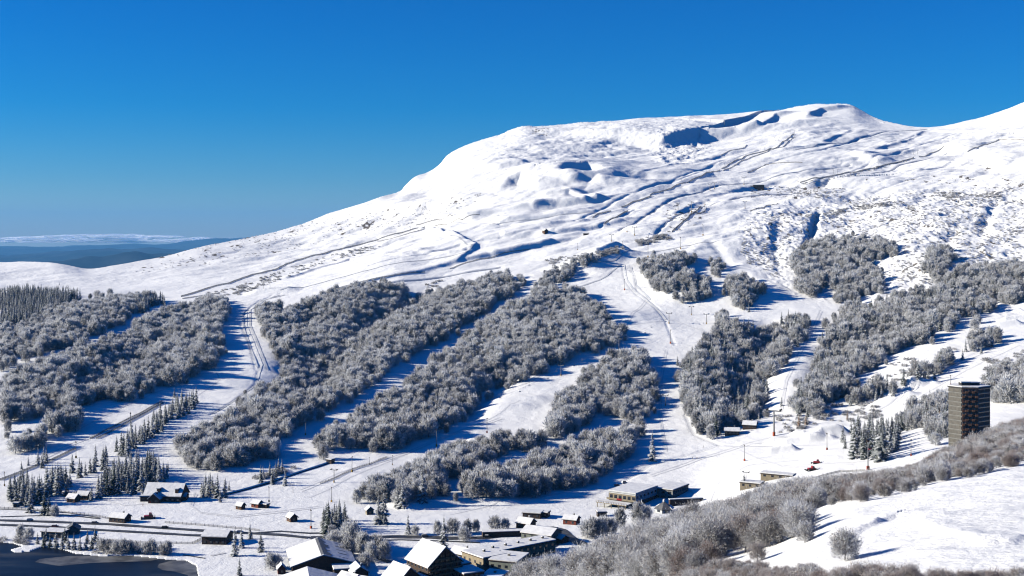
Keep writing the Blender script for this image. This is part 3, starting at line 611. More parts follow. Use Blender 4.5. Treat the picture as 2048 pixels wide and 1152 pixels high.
# crown outlines on the photograph -> where on the slopes the woods stand
WOODS_B = [
 [(0,655),(60,640),(110,615),(160,602),(220,590),(300,590),(318,600),(265,622),(250,640),(215,660),(150,685),(100,705),(60,715),(0,735)],
 [(0,760),(30,742),(100,712),(190,680),(260,655),(300,628),(350,615),(385,612),(395,600),(440,592),(470,603),(452,628),(443,660),(445,700),(430,720),(400,745),(370,762),(330,772),(280,785),(240,797),(200,795),(168,812),(120,822),(60,838),(0,850)],
 [(18,905),(20,880),(70,860),(100,825),(150,822),(168,838),(155,850),(110,865),(60,905)],[(0,835),(25,845),(10,870),(0,872)],
 [(510,622),(530,606),(580,610),(640,590),(700,570),(760,563),(815,572),(830,580),(860,577),(935,567),(1000,545),(1050,550),(1050,570),(1020,590),(990,600),(970,625),(900,668),(830,703),(760,758),(700,796),(650,818),(610,842),(580,870),(560,900),(500,920),(460,935),(430,935),(380,928),(342,905),(350,880),(400,850),(450,825),(490,790),(545,768),(572,742),(560,715),(540,690),(530,660)],
 [(1060,582),(1090,545),(1180,510),(1250,494),(1240,502),(1200,520),(1160,542),(1100,578)],
 [(1060,585),(1130,568),(1190,600),(1225,640),(1250,660),(1245,683),(1210,695),(1150,712),(1080,742),(1040,760),(1000,780),(955,795),(940,835),(900,855),(850,872),(800,895),(760,900),(735,898),(720,890),(640,900),(618,895),(645,862),(700,838),(740,803),(790,773),(850,733),(900,693),(960,653),(1000,612)],
 [(1085,862),(1110,802),(1150,765),(1175,735),(1232,703),(1293,706),(1308,745),(1302,790),(1300,828),(1262,846),(1200,828),(1168,852),(1115,868)],
 [(1300,832),(1262,895),(1242,930),(1200,955),(1150,975),(1100,985),(1000,995),(920,1000),(890,985),(960,938),(1050,918),(1120,888),(1200,860),(1265,850)],
 [(688,998),(700,978),(780,950),(830,930),(870,905),(950,880),(1040,855),(1095,870),(1090,890),(1000,915),(940,940),(890,962),(862,995),(800,1003)],
 [(1384,700),(1410,680),(1440,622),(1480,640),(1530,650),(1560,640),(1600,622),(1625,640),(1620,665),(1590,690),(1580,715),(1560,738),(1520,760),(1500,770),(1420,720)],
 [(1500,760),(1560,735),(1530,790),(1530,822),(1500,835)],
 [(1280,520),(1340,502),(1385,507),(1385,530),(1340,560),(1330,598),(1300,570)],[(1330,562),(1380,540),(1420,560),(1425,588),(1400,603),(1350,603),(1330,585)],
 [(1415,520),(1440,517),(1445,543),(1430,556)],[(1450,552),(1480,547),(1530,577),(1530,598),(1500,608),(1500,618),(1462,613),(1450,590)],
 [(1650,650),(1690,612),(1760,597),(1830,580),(1920,570),(1990,558),(2110,550),(2110,590),(2000,608),(1960,638),(1920,640),(1880,662),(1850,688),(1800,698),(1760,728),(1720,745),(1690,770),(1640,720),(1625,700)],
 [(1800,758),(1850,720),(1920,690),(1990,650),(2005,660),(1990,683),(1930,713),(1870,743),(1830,765),(1760,780)],
 [(1950,762),(1990,722),(2110,705),(2110,800),(1985,803)],
 [(1590,500),(1630,482),(1700,472),(1780,482),(1800,500),(1750,520),(1770,560),(1750,588),(1700,603),(1670,598),(1665,560),(1630,590),(1600,588),(1590,540)],
 [(1850,500),(1890,490),(1910,510),(1900,540),(1870,560),(1850,540)],[(1870,562),(1920,532),(2110,520),(2110,560),(1980,572),(1900,588)],
 [(640,1075),(650,1060),(720,1058),(775,1080),(775,1100),(700,1108),(640,1095)],
]
WOODS_K = [
 [(0,578),(60,573),(160,580),(163,592),(150,600),(100,622),(60,640),(0,652)],[(265,590),(325,588),(328,603),(268,626),(240,610)],
 [(12,960),(45,945),(88,955),(90,995),(30,1000)],[(92,942),(115,935),(140,945),(138,972),(95,975)],[(150,925),(200,895),(222,890),(218,920),(150,950)],[(228,880),(250,865),(300,830),(335,815),(335,840),(245,905)],
 [(318,815),(350,790),(398,778),(400,805),(330,838)],[(205,945),(240,915),(300,908),(335,930),(340,952),(250,978),(180,985)],[(25,920),(60,905),(108,892),(100,910),(35,935)],
 [(402,955),(425,950),(455,965),(452,985),(405,988)],
 [(642,1022),(655,1008),(690,1012),(700,1050),(650,1052)],
 [(1368,720),(1400,690),(1420,720),(1500,768),(1530,790),(1500,805),(1530,825),(1480,850),(1440,858),(1400,863),(1380,830),(1365,780)],
 [(1620,740),(1660,690),(1700,760),(1720,740),(1700,790),(1660,800),(1640,825),(1590,832),(1577,800),(1590,770)],
 [(1700,810),(1700,782),(1760,752),(1800,760),(1760,788)],
 [(1690,850),(1720,838),(1770,832),(1800,850),(1798,893),(1720,900),(1700,890)],
 [(1765,868),(1790,835),(1830,795),(1880,782),(1905,785),(1905,865),(1860,868),(1830,850)],
 [(500,945),(560,925),(600,930),(590,945),(515,958)],
]
NEARW = [(940,1175),(1010,1144),(1060,1126),(1130,1110),(1200,1086),(1260,1060),(1320,1044),(1400,1018),(1470,1002),(1540,972),(1600,963),(1700,952),(1800,941),(1850,922),(1900,893),(1960,868),(2048,824),(2140,780),(2140,905),(2048,930),(1900,962),(1780,992),(1690,1005),(1600,1026),(1600,1042),(1655,1056),(1640,1078),(1540,1092),(1500,1105),(1440,1108),(1400,1160)]
SHRUBS = [  # polygon, points, size
 ([(330,505),(480,470),(600,445),(700,428),(850,412),(985,382),(985,392),(860,440),(720,470),(560,505),(430,528),(260,548)], 420, 0.75),
 ([(1490,430),(1640,410),(1800,385),(2048,372),(2048,590),(1930,530),(1850,590),(1780,600),(1700,470),(1600,480),(1560,560),(1480,520)], 2600, 0.85),
 ([(1610,430),(1700,415),(1800,400),(1805,408),(1700,424),(1612,440)], 300, 1.0),([(1860,385),(2005,385),(2005,396),(1860,396)], 200, 1.1),
 ([(1500,372),(1690,376),(1690,396),(1500,396)], 220, 1.0),([(1330,420),(1400,400),(1400,450),(1335,470)], 60, 1.0),([(1600,366),(1680,350),(1830,315),(1830,319),(1690,356),(1610,371)], 160, 0.8),
 ([(1060,255),(1090,255),(1088,272),(1065,268)], 22, 1.2),([(1150,245),(1300,243),(1300,262),(1150,262)], 60, 0.6),
 ([(1310,292),(1400,264),(1410,300),(1340,325),(1310,315)], 80, 0.6),
 ([(410,588),(470,575),(620,520),(760,488),(765,495),(640,530),(480,590),(412,595)], 260, 1.3),
 ([(1090,520),(1250,492),(1250,500),(1110,540)], 90, 1.3),([(1270,480),(1330,468),(1345,478),(1280,492)], 120, 1.7),([(1160,515),(1240,492),(1252,498),(1170,530)], 110, 1.6),
 ([(850,570),(880,560),(900,580),(860,590)], 14, 1.6),([(1700,780),(1780,730),(1900,690),(1920,700),(1800,770),(1720,812)], 60, 1.6),
 ([(1530,835),(1660,830),(1650,845),(1560,870)], 34, 1.5),([(1620,800),(1760,800),(1760,840),(1640,850)], 60, 1.6),
 ([(180,1085),(330,1098),(335,1112),(190,1108)], 46, 1.7),([(0,1072),(40,1075),(60,1090),(0,1086)], 22, 1.3),([(500,960),(590,925),(600,935),(520,962)], 24, 1.6),
 ([(1960,720),(2048,700),(2048,790),(1990,800)], 60, 1.7),([(1900,770),(1860,860),(1900,870)], 10, 1.4),
]
def wood_points(poly, spacing, hgt, dmin=560, dmax=2600, sf=None, lo=0.20, hi=0.80, gap=-0.40, half=0.9):
    """footpoints whose mid-crown falls inside the outline"""
    us = [p[0] for p in poly]; vs2 = [p[1] for p in poly]; out = []
    a = gpos(min(max(us[0], -500), 2500), max(vs2) + 40, dmin)[1]; b_ = max(gpos(min(max(u, -500), 2500), v, dmin)[1] for u, v in poly) + 30
    a = min(gpos(u, v + 45, dmin)[1] for u, v in poly) - 20; a = max(a, dmin)
    y = a
    while y < min(b_, dmax):
        x0 = (min(us) - CU) / F * y - 8; x1 = (max(us) - CU) / F * y + 8; x = x0
        while x < x1:
            out.append((x + random.uniform(-.42, .42) * spacing, y + random.uniform(-.42, .42) * spacing)); x += spacing
        y += spacing
    if not out: return []
    P = np.array(out); z = gz_arr(P[:, 0], P[:, 1]); s = rng.normal(1, 0.24, len(P)).clip(0.5, 1.6)
    patch = 1 + 0.38 * fbm(P[:, 0] / 45, P[:, 1] / 45, 2, 81); s *= patch
    if sf is not None: s *= sf(CU + P[:, 0] / P[:, 1] * F, P[:, 1])
    u = CU + P[:, 0] / P[:, 1] * F; w1 = fbm(P[:, 0]/28, P[:, 1]/28, 2, 91); w2 = fbm(P[:, 0]/24, P[:, 1]/24, 2, 92); rag = min(1.0, spacing / 5) if dmin >= 500 else 0.35
    keep = fbm(P[:, 0]/16, P[:, 1]/16, 3, 95) > gap
    w1 = w1 + rng.normal(0, .25, len(P)); w2 = w2 + rng.normal(0, .25, len(P))
    hw = half * s * F / P[:, 1]
    for q_, sg in ((lo, -1), (hi, -1), (lo, 1), (hi, 1)): keep &= inpoly(u + sg*hw + 13*w1*rag, HV - (z + q_*hgt*s) / P[:, 1] * F + 9*w2*rag, poly)
    out_m = ~keep & (rng.random(len(P)) < 0.10)      # a few stragglers beyond the edge
    uj = u + rng.normal(0, 1, len(P)) * 7 * rag; vj = HV - (z + .5*hgt*s) / P[:, 1] * F + rng.normal(0, 1, len(P)) * 6 * rag; st_ = out_m & inpoly(uj, vj, poly); keep |= st_; s = np.where(st_, s * .75, s)
    return [(P[i, 0], P[i, 1], z[i], s[i]) for i in np.nonzero(keep)[0]]
# ------------------------------------------------------------------ the woods
def size_px(p, h): return p[3] * h / p[1]
def hid(p, h):     # is the crown outside the frame?
    u, v = proj(p[0], p[1], p[2] + h * p[3]); return u < -30 or u > 2078 or v > 1190
broad = []
for i, w in enumerate(WOODS_B): broad += wood_points(w, 7.4 if i not in (16, 17, 18, 19, 20, 21) else 7.0, 10.0, gap=-0.36 if i not in (16, 17, 18, 19, 20, 21) else -0.26, half=0.9 if i < 16 else 0.5)
coni = []
for i, w in enumerate(WOODS_K):
    nk = i in (2, 3, 4, 5, 6, 7, 8, 9, 10, 14, 16); q = wood_points(w, (7.4 if i == 14 else 3.8 if i == 10 else 4.9) if nk else 5.0, 13.0, sf=(lambda u, d: (1.45 if i == 14 else 1.22) + 0*u) if nk else None, lo=0.30 if nk else 0.2, hi=0.75, half=0.2)
    if i in (11, 12, 13, 15): broad += [p for p in q[::2]]; q = q[1::2]
    coni += q
# conifers stand among the bare trees of some woods, bare ones among the conifers
mixed = [p for p in broad if 1360 < proj(p[0], p[1], p[2])[0] < 2000 and p[1] < 1500 and random.random() < 0.3]
ms = set(id(p) for p in mixed); broad = [p for p in broad if id(p) not in ms]; coni += [(p[0], p[1], p[2], p[3] * 1.12) for p in mixed]
nsf = lambda u, d: (1.10 - 0.60 * sstep(1400, 1760, u)) * np.clip(d / 400, 0.66, 1.1)
near = wood_points(NEARW, 4.8, 8.0, dmin=150, dmax=720, sf=nsf, lo=0.10, hi=0.90, gap=-0.34, half=1.0)
near = [p for p in near if random.random() < float(np.interp(proj(p[0], p[1], p[2])[0], [1380, 1560, 1760], [0.44, 0.62, 1.0]))]
near = [p for p in near if proj(p[0], p[1], p[2])[0] > 900]
SLOPE = [(1560,1140),(1600,1132),(1700,1140),(1800,1138),(1900,1146),(2060,1143),(2060,1175),(1500,1185),(1300,1160),(1440,1120),(1500,1125)]
low_near = wood_points(SLOPE, 1.7, 2.0, dmin=90, dmax=330, lo=0.3, hi=0.8, half=0.2)
print('broad', len(broad), 'conifer', len(coni), 'near', len(near), 'low', len(low_near))

def ind(name, p, cm, tm, label, cat, group, h=1.0):
    r = empty(name, p[:3], random.uniform(0, 6.28)); r.scale = (p[3], p[3], p[3]); tag(r, label, cat, group)
    for nm, me in (('crown', cm), ('trunk', tm)):
        c = bpy.data.objects.new(nm, me); C.objects.link(c); c.parent = r
    return r
NB = [split(a, M_TWIG_NEAR, 'b') for a in BN_ARR]; NBB = [split(a, M_TWIG_BROWN, 'b') for a in BN_ARR[:2]]
FK = [split(a, M_NEEDLE, 'k') for a in K_ARR]; FKD = [split(a, M_NEEDLE, 'k') for a in KD_ARR]; FL = [split(a, M_LARCH, 'k') for a in K_ARR[:2]]; FB = [split(a, M_TWIG, 'b') for a in B_ARR]
near.sort(key=lambda p: p[1] / p[3]); near_in = [p for p in near if not hid(p, 6)]
front = near_in[:230]; fs_ = set(id(p) for p in front); rest = [p for p in near if id(p) not in fs_]
for i, p in enumerate(front):
    u, v = proj(*p[:3]); br = random.random() < (0.30 if u > 1650 else 0.06)
    if br: lab = 'russet-brown shrubby tree with little frost in the wood beside the foreground snow bank'
    elif u > 1650: lab = 'low rime-covered tree along the upper edge of the foreground snow bank'
    elif u > 1380: lab = 'rime-white rounded tree at the lower left end of the foreground snow bank'
    else: lab = 'rime-white rounded tree in the nearest wood below the wide flat-roofed lodge'
    g = {'r': 'russet trees of the near wood'}.get('r' if br else '', 'frosted trees of the near wood')
    grp = 'russet trees of the near wood' if br else ('trees along the upper snow bank' if u > 1650 else 'trees at the foot of the snow bank' if u > 1380 else 'trees of the nearest wood')
    ms_ = NBB if br else NB; ind('bare_tree', p, *ms_[i % len(ms_)], lab, 'tree', grp)
scatter('near_wood', COL_BN, [p for p in rest if hash((p[0], 1)) % 100 >= (38 if proj(*p[:3])[0] > 1650 else 9)], 'frosted wood of bare trees running down from the snow bank to the village', 'wood')
scatter('brown_thicket', COL_BR, [p for p in rest if hash((p[0], 1)) % 100 < (38 if proj(*p[:3])[0] > 1650 else 9)] + [(p[0], p[1], p[2], p[3] * 0.26) for p in low_near if random.random() < 0.5], 'russet leafless bushes through the near wood and the bottom right corner', 'thicket')
scatter('low_thicket', COL_BN, [(p[0], p[1], p[2], p[3] * 0.24) for p in low_near if random.random() < 0.5], 'frosted leafless bushes along the bottom right edge', 'thicket')
# conifers: nearest 280 as trees of their own
coni.sort(key=lambda p: p[1] / p[3]); ci = [p for p in coni if not hid(p, 6)]
cf = ci[:270]; cs = set(id(p) for p in cf); crest = [p for p in coni if id(p) not in cs]
def con_label(u, v):
    if u < 95 and v > 930: return 'snow-dusted conifer in the clump behind the red-brown hut at the left edge', 'conifers behind the hut'
    if u < 145 and v > 930: return 'snow-dusted conifer in the small clump right of the leftmost clump', 'conifers of the second clump'
    if u < 340 and v > 905 and u > 175: return 'snow-dusted conifer in the square plantation above the big farmhouse', 'conifers of the plantation'
    if u < 420 and v < 960: return 'snow-dusted conifer in the row climbing beside the open piste', 'conifers in the piste row'
    if u < 460: return 'tall snowy conifer in the clump right of the big farmhouse', 'conifers by the farmhouse'
    if u < 620: return 'small snowy conifer above the covered conveyor', 'conifers above the conveyor'
    if u < 800: return 'dark conifer in the tight clump above the valley road', 'conifers above the road'
    if u < 1560: return 'frosted conifer in the dark wood above the shaded lodges', 'conifers above the lodges'
    if u < 1800 and v > 840: return 'tall snow-laden conifer in the clump left of the concrete tower', 'conifers left of the tower'
    if u > 1760 and v > 780: return 'dark conifer in the thicket directly behind the concrete tower', 'conifers behind the tower'
    return 'snowy conifer in the wood up the slope left of the concrete tower', 'conifers on the slope'
for i, p in enumerate(cf):
    u, v = proj(*p[:3]); lab, grp = con_label(u, v); ind('conifer', p, *(FKD[i % 3] if 'dark' in lab or i % 7 == 0 else FK[i % 5]), lab, 'conifer', grp)
scatter('conifer_wood', COL_K, crest, 'snow-dusted conifers standing densely in the far plantation and woods', 'wood')
# bare trees: the 60 nearest valley ones stand alone
broad.sort(key=lambda p: p[1] / p[3]); bi = [p for p in broad if not hid(p, 6)][:50]; bs = set(id(p) for p in bi)
for i, p in enumerate(bi):
    ind('bare_tree', p, *FB[i % 6], 'frosted bare tree of the copse between the village road and the wide roofed hall' if p[1] < 850 else 'frosted bare tree at the lower edge of the woods above the valley road', 'tree', 'trees of the roadside copse' if p[1] < 850 else 'trees at the lower wood edge')
scatter('frosted_forest', COL_B, [p for p in broad if id(p) not in bs], 'rime-frosted leafless forest in bands between the ski pistes', 'forest')
sh = []
for poly, n, s in SHRUBS:
    us = [p[0] for p in poly]; vs2 = [p[1] for p in poly]; k = 0; t = 0
    while k < n and t < n * 20:
        t += 1; u = random.uniform(min(us), max(us)); v = random.uniform(min(vs2), max(vs2))
        if not inpoly(u, v, poly): continue
        if vnoise(np.array(u / 28.0), np.array(v / 14.0), 5) < -0.05 and random.random() < 0.75: continue
        g = gpos(u, v, 560); sh.append((*g, s * random.uniform(0.7, 1.6))); k += 1
scatter('alpine_shrubs', COL_S, sh, 'sparse frosted shrubs and dwarf trees dotted over the open slopes', 'shrubs')
# ------------------------------------------------------------------ buildings
M_SNOW = mat('roof_snow', (0.70, 0.70, 0.71), 0.7, color2=(0.80, 0.80, 0.80), bump=0.8, scale=0.35)
M_WOOD = mat('brown_boards', (0.16, 0.075, 0.035), 0.8, color2=(0.09, 0.045, 0.025), scale=1.5)
M_DARK = mat('dark_boards', (0.045, 0.03, 0.024), 0.8, color2=(0.08, 0.05, 0.035), scale=1.2)
M_RED = mat('red_brown_boards', (0.25, 0.06, 0.035), 0.8, color2=(0.15, 0.045, 0.03), scale=1.5)
M_BEIGE = mat('beige_render', (0.34, 0.28, 0.19), 0.85, color2=(0.26, 0.22, 0.16), scale=0.5)
M_GREEN = mat('grey_green_panels', (0.24, 0.26, 0.22), 0.8, color2=(0.18, 0.20, 0.175), scale=0.5)
M_GREY = mat('grey_concrete', (0.30, 0.30, 0.29), 0.85, color2=(0.22, 0.22, 0.215), scale=0.6)
M_STONE = mat('grey_stone', (0.20, 0.19, 0.18), 0.9, color2=(0.12, 0.115, 0.11), scale=1.0)
M_PALE = mat('pale_panels', (0.66, 0.67, 0.68), 0.6, color2=(0.58, 0.59, 0.60), scale=0.4)
M_GLASS = mat('dark_glass', (0.02, 0.025, 0.035), 0.12, spec=0.6)
M_SLATE = mat('slate_roof', (0.10, 0.105, 0.11), 0.6, color2=(0.16, 0.16, 0.165), scale=0.8)
M_STEEL = mat('galvanised_steel', (0.22, 0.22, 0.22), 0.5, 0.5)
M_ORANGE = mat('orange_padding', (0.45, 0.09, 0.03), 0.7)
M_YELLOW = mat('yellow_padding', (0.42, 0.24, 0.04), 0.7)
M_REDP = mat('red_paint', (0.30, 0.015, 0.015), 0.35, spec=0.5)
M_BLACK = mat('black_rubber', (0.015, 0.015, 0.016), 0.7)
M_WHITEP = mat('white_paint', (0.75, 0.76, 0.78), 0.3, spec=0.5)
M_BLUEP = mat('dark_blue_paint', (0.02, 0.03, 0.07), 0.3, spec=0.5)

def at(u, v, dmin=560, dz=0.0):
    x, y, z = gpos(u, v, dmin); return (x, y, z + dz)
def windows(root, w, l, h, nf, ns, floors, z0=0.9, size=(1.1, 1.2), wm=None, frame=None):
    """window panes with frames, on the front (-y) and both sides (+-x) of a w x l block centred on its foot"""
    fh = (h - 0.4) / max(floors, 1)
    for fl in range(floors):
        z = z0 + fl * fh
        for side, n in (('f', nf), ('r', ns), ('l', ns)):
            for i in range(n):
                t = (i + 0.5) / n - 0.5; a, b_ = size
                m = MB(); g = MB()
                if side == 'f':
                    x = t * w; m.box(x-a/2-.12, x+a/2+.12, -l/2-.07, -l/2-.003, z-.12, z+b_+.12); g.box(x-a/2, x+a/2, -l/2-.09, -l/2-.02, z, z+b_)
                else:
                    y = t * l; s = 1 if side == 'r' else -1; e = sorted((s*(w/2+.003), s*(w/2+.07))); e2 = sorted((s*(w/2+.02), s*(w/2+.09)))
                    m.box(e[0], e[1], y-a/2-.12, y+a/2+.12, z-.12, z+b_+.12); g.box(e2[0], e2[1], y-a/2, y+a/2, z, z+b_)
                f = m.build('window', frame or M_DARK, root); g.build('pane', M_GLASS, f)
def gable(name, loc, w, l, h, rise, rot, label, cat='building', wallm=None, roofm=None, over=0.7, ns=3, nf=2, floors=1, chimney=True, door=True, group=None, snow_t=0.45, base=True, wsize=(1.1, 1.2), dormers=0):
    """ridge runs along local y; gable end on -y"""
    r = empty(name, loc, R(rot)); tag(r, label, cat, group); wallm = wallm or M_WOOD
    m = MB(); m.prism([(-w/2, 0), (w/2, 0), (w/2, h), (0, h+rise), (-w/2, h)], -l/2, l/2); m.box(-w/2+.05, w/2-.05, -l/2+.05, l/2-.05, -4, 0.0); m.build('wall', wallm, r)
    k = rise / (w/2); W = w/2 + over; zt = h + rise
    m = MB(); m.prism([(0, zt+.06), (W, zt+.06-k*W), (W, zt+.28-k*W), (0, zt+.28), (-W, zt+.28-k*W), (-W, zt+.06-k*W)], -l/2-over, l/2+over); rf = m.build('roof', roofm or M_DARK, r)
    if snow_t:
        W2 = W - 0.08; m = MB(); m.prism([(0, zt+.285), (W2, zt+.285-k*W2), (W2-.1, zt+.285+snow_t-k*W2), (0, zt+.33+snow_t), (-W2+.1, zt+.285+snow_t-k*W2), (-W2, zt+.285-k*W2)], -l/2-over+.06, l/2+over-.06); m.build('snow_cover', M_SNOW, rf, smooth=False)
    if chimney:
        x = w*0.16; zc = zt - k*x; m = MB(); m.box(x-.4, x+.4, -l*.2, -l*.2+.8, zc-.5, zc+2.0); c = m.build('chimney', M_STONE, r); m = MB(); m.box(x-.5, x+.5, -l*.2-.1, -l*.2+.9, zc+2.002, zc+2.35); m.build('snow_cap', M_SNOW, c)
    if door: m = MB(); m.box(-w*.36, -w*.36+1.1, -l/2-.09, -l/2-.004, 0, 2.1); m.build('door', M_RED, r)
    for i in range(dormers):
        y = (i + 0.5) / dormers * l - l/2; s = -1 if i % 2 == 0 else 1
        x0, x1 = s*w*.16, s*w*.42; zz = zt - k*abs(x0)
        m = MB(); m.box(min(x0, x1), max(x0, x1), y-1.1, y+1.1, zt-k*abs(x1)-.3, zz-.15); dm = m.build('dormer', wallm, r)
        m = MB(); m.box(min(x0, x1)-.25, max(x0, x1)+.25, y-1.4, y+1.4, zz-.148, zz+.35); m.build('dormer_roof', M_SNOW, dm)
    windows(r, w, l, h, nf, ns, floors, size=wsize, frame=M_STONE if wallm in (M_WOOD, M_DARK, M_RED) else M_DARK); return r
def flatb(name, loc, w, l, h, rot, label, cat='building', wallm=None, ns=4, nf=3, floors=1, band=None, group=None, fascia=None, snow_t=0.5, wsize=(1.4, 1.3), vents=0, tilt=0.0):
    r = empty(name, loc, R(rot)); tag(r, label, cat, group); wallm = wallm or M_GREY
    m = MB(); m.box(-w/2, w/2, -l/2, l/2, -4, h); m.build('wall', wallm, r)
    m = MB(); m.box(-w/2-.5, w/2+.5, -l/2-.5, l/2+.5, h+.003, h+.42); rf = m.build('roof', fascia or M_DARK, r)
    m = MB(); m.prism([(-w/2-.35, h+.425), (w/2+.35, h+.425), (w/2+.2, h+.42+snow_t), (-w/2-.2, h+.42+snow_t*1.2)], -l/2-.35, l/2+.35); m.build('snow_cover', M_SNOW, rf)
    for i in range(vents):
        y = ((i + .5) / vents - .5) * l; m = MB(); m.box(-.6, .6, y-.6, y+.6, h+.4+snow_t, h+1.9); v = m.build('roof_vent', M_STONE, r); m = MB(); m.box(-.65, .65, y-.65, y+.65, h+1.902, h+2.25); m.build('snow_cap', M_SNOW, v)
    if band: m = MB(); m.box(-w/2-.06, w/2+.06, -l/2-.06, l/2+.06, -0.5, h*band); m.build('plinth', M_DARK, r)
    m = MB(); m.box(-w*.3, -w*.3+1.4, -l/2-.12, -l/2-.065, 0, 2.2); m.build('door', M_DARK, r)
    windows(r, w, l, h, nf, ns, floors, size=wsize, z0=1.2); return r

# the concrete residential tower
tx, ty, _ = (1940 - CU) / F * 735, 735, 0
tb = gz(tx, ty) ; TOP = -(778 - HV) / F * 728
t = empty('apartment_tower', (tx, ty, tb)); tag(t, 'tall concrete apartment tower with brown balconies standing above the frosted wood', 'tower')
H = TOP - tb; PL = [(-11.6, 3.0), (-6.4, -4.5), (2.6, -6.0), (12.0, 0.5), (8.5, 10.0), (-6.0, 11.0)]
M_TOWL = mat('pale_louvred_concrete', (0.135, 0.125, 0.11), 0.8, color2=(0.10, 0.093, 0.083), scale=0.7)
M_TOWD = mat('dark_louvred_panels', (0.035, 0.034, 0.036), 0.8, color2=(0.06, 0.058, 0.06), scale=0.7)
M_TOWB = mat('brown_balcony_boards', (0.10, 0.05, 0.03), 0.8, color2=(0.15, 0.08, 0.05), scale=0.8)
m = MB(); m.poly(PL, -5, H); m.build('wall', M_GREY, t)
NF = max(12, int(round(H / 2.75))); fh = H / NF
def on_edge(a, b_, t0, t1, out0, out1, z0, z1, m):
    ax, ay = a; bx, by = b_; L = math.hypot(bx-ax, by-ay); dx, dy = (bx-ax)/L, (by-ay)/L; nx, ny = dy, -dx
    q = [(ax+dx*L*t0+nx*out0, ay+dy*L*t0+ny*out0), (ax+dx*L*t0+nx*out1, ay+dy*L*t0+ny*out1), (ax+dx*L*t1+nx*out1, ay+dy*L*t1+ny*out1), (ax+dx*L*t1+nx*out0, ay+dy*L*t1+ny*out0)]
    m.poly(q, z0, z1)
for f in range(NF):
    z = f * fh
    m = MB(); on_edge(PL[0], PL[1], 0.02, 0.98, 0.004, 0.30, z+.35, z+fh-.45, m); on_edge(PL[0], PL[1], 0.0, 1.0, 0.004, 0.12, z+fh-.30, z+fh-.05, m); m.build('louvre_panel', M_TOWL, t)
    m = MB(); g = MB()
    for i in range(5):
        a0, a1 = i/5 + .015, (i+1)/5 - .015
        if (i + f) % 2: on_edge(PL[1], PL[2], a0, a1, 0.004, 0.95, z+.05, z+1.15, m); on_edge(PL[1], PL[2], a0+.03, a1-.03, 0.005, 0.05, z+1.2, z+fh-.3, g)
        else: on_edge(PL[1], PL[2], a0, a1, 0.004, 0.25, z+.1, z+fh-.5, m); on_edge(PL[1], PL[2], a0+.05, a1-.05, 0.252, 0.30, z+.9, z+fh-.8, g)
    on_edge(PL[1], PL[2], 0, 1, 0.004, 0.5, z+fh-.2, z+fh-.04, m)
    m.add(g.v, g.f, 1); m.build('balcony', [M_TOWB, M_GLASS], t)
    m = MB(); on_edge(PL[2], PL[3], 0.03, 0.46, 0.004, 0.22, z+.30, z+fh-.75, m); on_edge(PL[2], PL[3], 0.54, 0.97, 0.004, 0.22, z+.30, z+fh-.75, m); w_ = m.build('louvre_panel', M_TOWD, t)
    m = MB(); on_edge(PL[2], PL[3], 0.03, 0.97, 0.004, 0.08, z+fh-.70, z+fh-.2, m); m.build('window', M_GLASS, t)
    m = MB(); on_edge(PL[3], PL[4], 0.05, 0.95, 0.004, 0.15, z+1.0, z+fh-.5, m); m.build('window', M_GLASS, t)
PO = [(x*1.05, y*1.05) for x, y in PL]
m = MB(); m.poly(PO, H+.003, H+.7); rf = m.build('roof', M_TOWD, t); m = MB(); m.poly([(x*1.02, y*1.02) for x, y in PL], H+.703, H+1.15); m.build('snow_cover', M_SNOW, rf)
for a, b_, c, d, hh in ((-5, 0, 0, 5, 1.7), (1.5, 6.5, 2, 7, 1.3)):
    m = MB(); m.box(a, b_, c, d, H+1.15, H+1.15+hh); k = m.build('rooftop_cabin', M_TOWD, t); m = MB(); m.box(a-.3, b_+.3, c-.3, d+.3, H+1.153+hh, H+1.7+hh); m.build('snow_cap', M_SNOW, k)
m = MB(); m.tube((-10.2, 2.8, H+1), (-10.2, 2.8, H+7), .12, .08); m.tube((-11.4, 2.8, H+6.6), (-9, 2.8, H+6.6), .07); m.build('antenna', M_STEEL, t)

# the large ski-school lodge and its rear wing
cx, cy, cz = at(1271, 1014); th = R(-34); ex, ey = (math.cos(th), math.sin(th)), (-math.sin(th), math.cos(th))
def rel(a, b_, dz=0): return (cx + ex[0]*a + ey[0]*b_, cy + ex[1]*a + ey[1]*b_, cz + dz)
r = flatb('ski_lodge', rel(-10.5, 16), 21, 32, 8.6, -34, 'large white-roofed ski lodge with pale cladding and a balcony front facing left', 'lodge', M_PALE, ns=6, nf=5, floors=2, band=0.34, wsize=(2.2, 1.3), fascia=M_PALE)
m = MB(); m.box(-10.8, 10.8, -18.6, -16.02, 3.6, 3.85); m.box(-10.8, 10.8, -18.6, -18.45, 3.85, 4.8); bl = m.build('balcony', M_BEIGE, r)
m = MB(); m.box(-10.5, 10.5, -16.14, -16.07, 4.1, 7.6); m.build('timber_front', M_BEIGE, r)
for i in range(6):
    x = -9.6 + i*3.5; m = MB(); m.box(x, x+2.3, -16.2, -16.145, 4.3, 6.6); m.build('glazed_bay', M_GLASS, r)
m = MB(); m.box(-2.8, 1.0, -18.7, -18.61, 3.7, 4.9); m.build('banner', M_REDP, r)
r = flatb('lodge_wing', rel(4.5, 45), 15, 25, 7.0, -34, 'rear wing of the big ski lodge with glazed sides and its own snowy roof', 'lodge', M_GREY, ns=7, nf=3, floors=2, wsize=(2.4, 1.5))
t = empty('sun_terrace', rel(-13, -6), th); tag(t, 'timber sun terrace on posts in front of the large ski lodge', 'terrace')
m = MB(); m.box(-12, 12, -5, 5, 2.2, 2.6); dk = m.build('deck', M_BEIGE, t); m = MB(); m.box(-11.7, 11.7, -4.8, 4.8, 2.603, 2.9); m.build('snow_cover', M_SNOW, dk)
m = MB()
